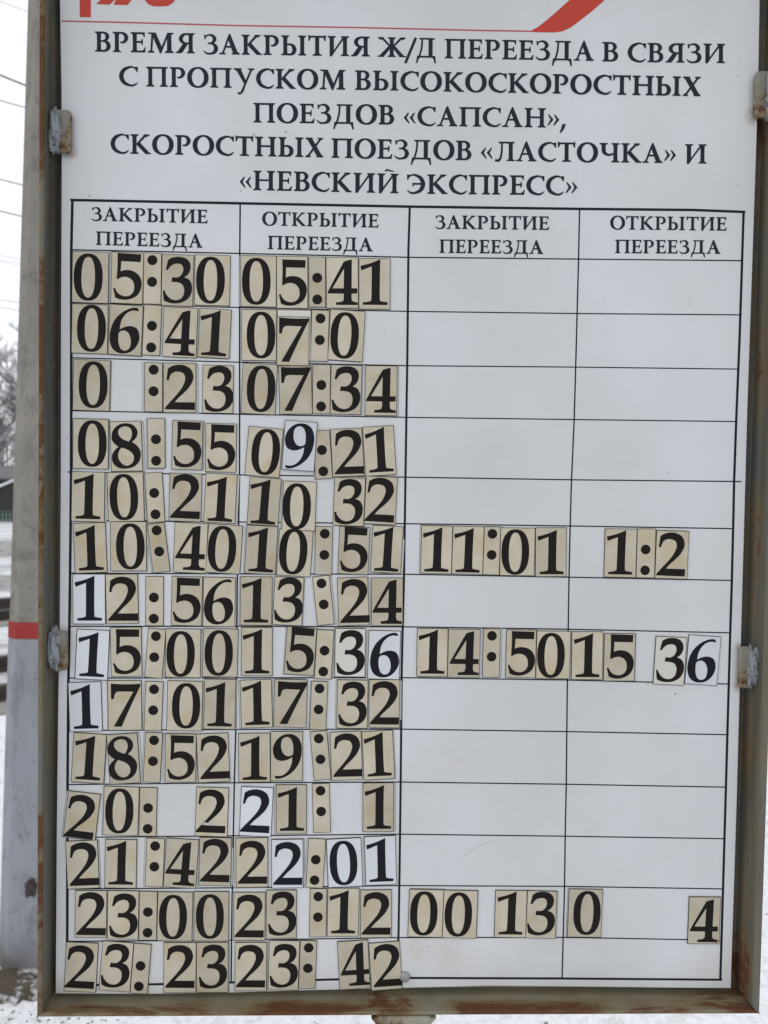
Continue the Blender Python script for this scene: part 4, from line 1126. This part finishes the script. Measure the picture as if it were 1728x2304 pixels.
pk = MB(); pk.box(-0.052, 0, 0.05, 0.052, 0.025, fz1); pkm = pk.mesh('picket', FENCE)
for k in range(90):
    link('picket', pkm, fence, Vector((x0 - 3 + k * 0.13, DF + CAM.y, 0)))
for z in (0.2, fz1 - 0.12):
    mb = MB(); mb.box(x0 - 3.1, DF + CAM.y + 0.028, z, x0 + 8.8, DF + CAM.y + 0.06, z + 0.06); link('fence_rail', mb.mesh('fence_rail', FENCE), fence)

def tree(px, dist, h, seed, label, thick=1.0):
    rt = random.Random(seed); x = far(px, 1100, dist).x; y = dist + CAM.y
    tr = tag(empty('frosted_tree', (x, y, 0)), label, 'tree', 'bare frosted trees along the skyline')
    mb = MB(); tw = MB()
    path = []; p = Vector((0, 0, 0)); n = 9
    for i in range(n + 1):
        path.append(p.copy()); p += Vector((rt.uniform(-.12, .12), rt.uniform(-.12, .12), 1)) * (h / n)
    rad = [max(0.02, h * 0.014 * thick * (1 - i / (n + 0.5))) for i in range(n + 1)]
    mb.tube(path, rad, 6)
    def branch(p, d, L, r, lv):
        pts_ = [p]; q = p.copy(); dd = d.copy(); m_ = 4
        for i in range(m_):
            dd = (dd + Vector((rt.uniform(-.25, .25), rt.uniform(-.25, .25), rt.uniform(-.12, .22)))).normalized(); q = q + dd * (L / m_); pts_.append(q.copy())
        (tw if lv else mb).tube(pts_, [r * (1 - .17 * i) for i in range(m_ + 1)], 3 if lv else 4)
        if lv < 2:
            for i in range(1, m_ + 1):
                for _ in range(3 if lv == 0 else 4):
                    nd = (dd + Vector((rt.uniform(-1, 1), rt.uniform(-1, 1), rt.uniform(-.4, .7)))).normalized()
                    branch(pts_[i], nd, L * rt.uniform(.3, .55), r * .5, lv + 1)
    for k in range(26):
        f_ = 0.18 + 0.8 * (k / 26); i = min(int(f_ * n), n - 1); base_ = path[i].lerp(path[i + 1], f_ * n - i)
        a = rt.uniform(0, 6.28); up_ = rt.uniform(.25, .9)
        branch(base_, Vector((math.cos(a), math.sin(a), up_)).normalized(), h * 0.30 * (1.08 - f_ * 0.75) * rt.uniform(.7, 1.2), 0.045 * (1.15 - f_) * thick + .012, 0)
    link('trunk', mb.mesh('trunk', BARKD), tr); link('crown', tw.mesh('crown', BARK), tr)
    return tr
TREES = [(-260, 58, 11.5, 'far left bare tree of the skyline, tall with a wide crown'), (-150, 50, 9.5, 'bare frosted tree standing left of the shed'), (-60, 62, 13.5, 'tallest bare frosted tree rising behind the shed, dense twigs'),
         (-5, 52, 11.0, 'bare frosted tree directly behind the shed, upright stem'), (35, 56, 12.2, 'bare frosted tree seen between shed and pole'), (100, 66, 12.5, 'bare frosted tree hidden in part by the concrete pole'),
         (300, 60, 11, 'bare frosted tree behind the left part of the board'), (560, 64, 12, 'bare frosted tree behind the middle of the board'), (900, 58, 10.5, 'short bare tree behind the right part of the board'), (1300, 66, 12, 'bare frosted tree behind the right frame of the board'), (1750, 60, 11, 'rightmost bare frosted tree of the skyline')]
for i, (px, d, h, lab) in enumerate(TREES): tree(px, d, h, 11 + i, lab)
# far wood as one hazy mass of frosted stems
mb = MB(); rw = random.Random(8)
for i in range(900):
    x = rw.uniform(-75, 75); y = rw.uniform(84, 105); h = rw.uniform(4.5, 9.0)
    p = Vector((x, y, 0)); q = p + Vector((rw.uniform(-.6, .6), 0, h)); mb.tube([p, (p + q) / 2 + Vector((rw.uniform(-.2, .2), 0, 0)), q], [0.10, 0.07, 0.02], 3)
    for _ in range(7):
        f_ = rw.uniform(.25, .95); b_ = p.lerp(q, f_); L = rw.uniform(.6, 1.9) * (1.2 - f_)
        e = b_ + Vector((rw.uniform(-1, 1), 0, rw.uniform(.1, .9))).normalized() * L; mb.tube([b_, e], [0.045, 0.012], 3)
tag(link('distant_wood', mb.mesh('distant_wood', BARK)), 'distant frosted wood along the horizon', 'wood', kind='stuff')
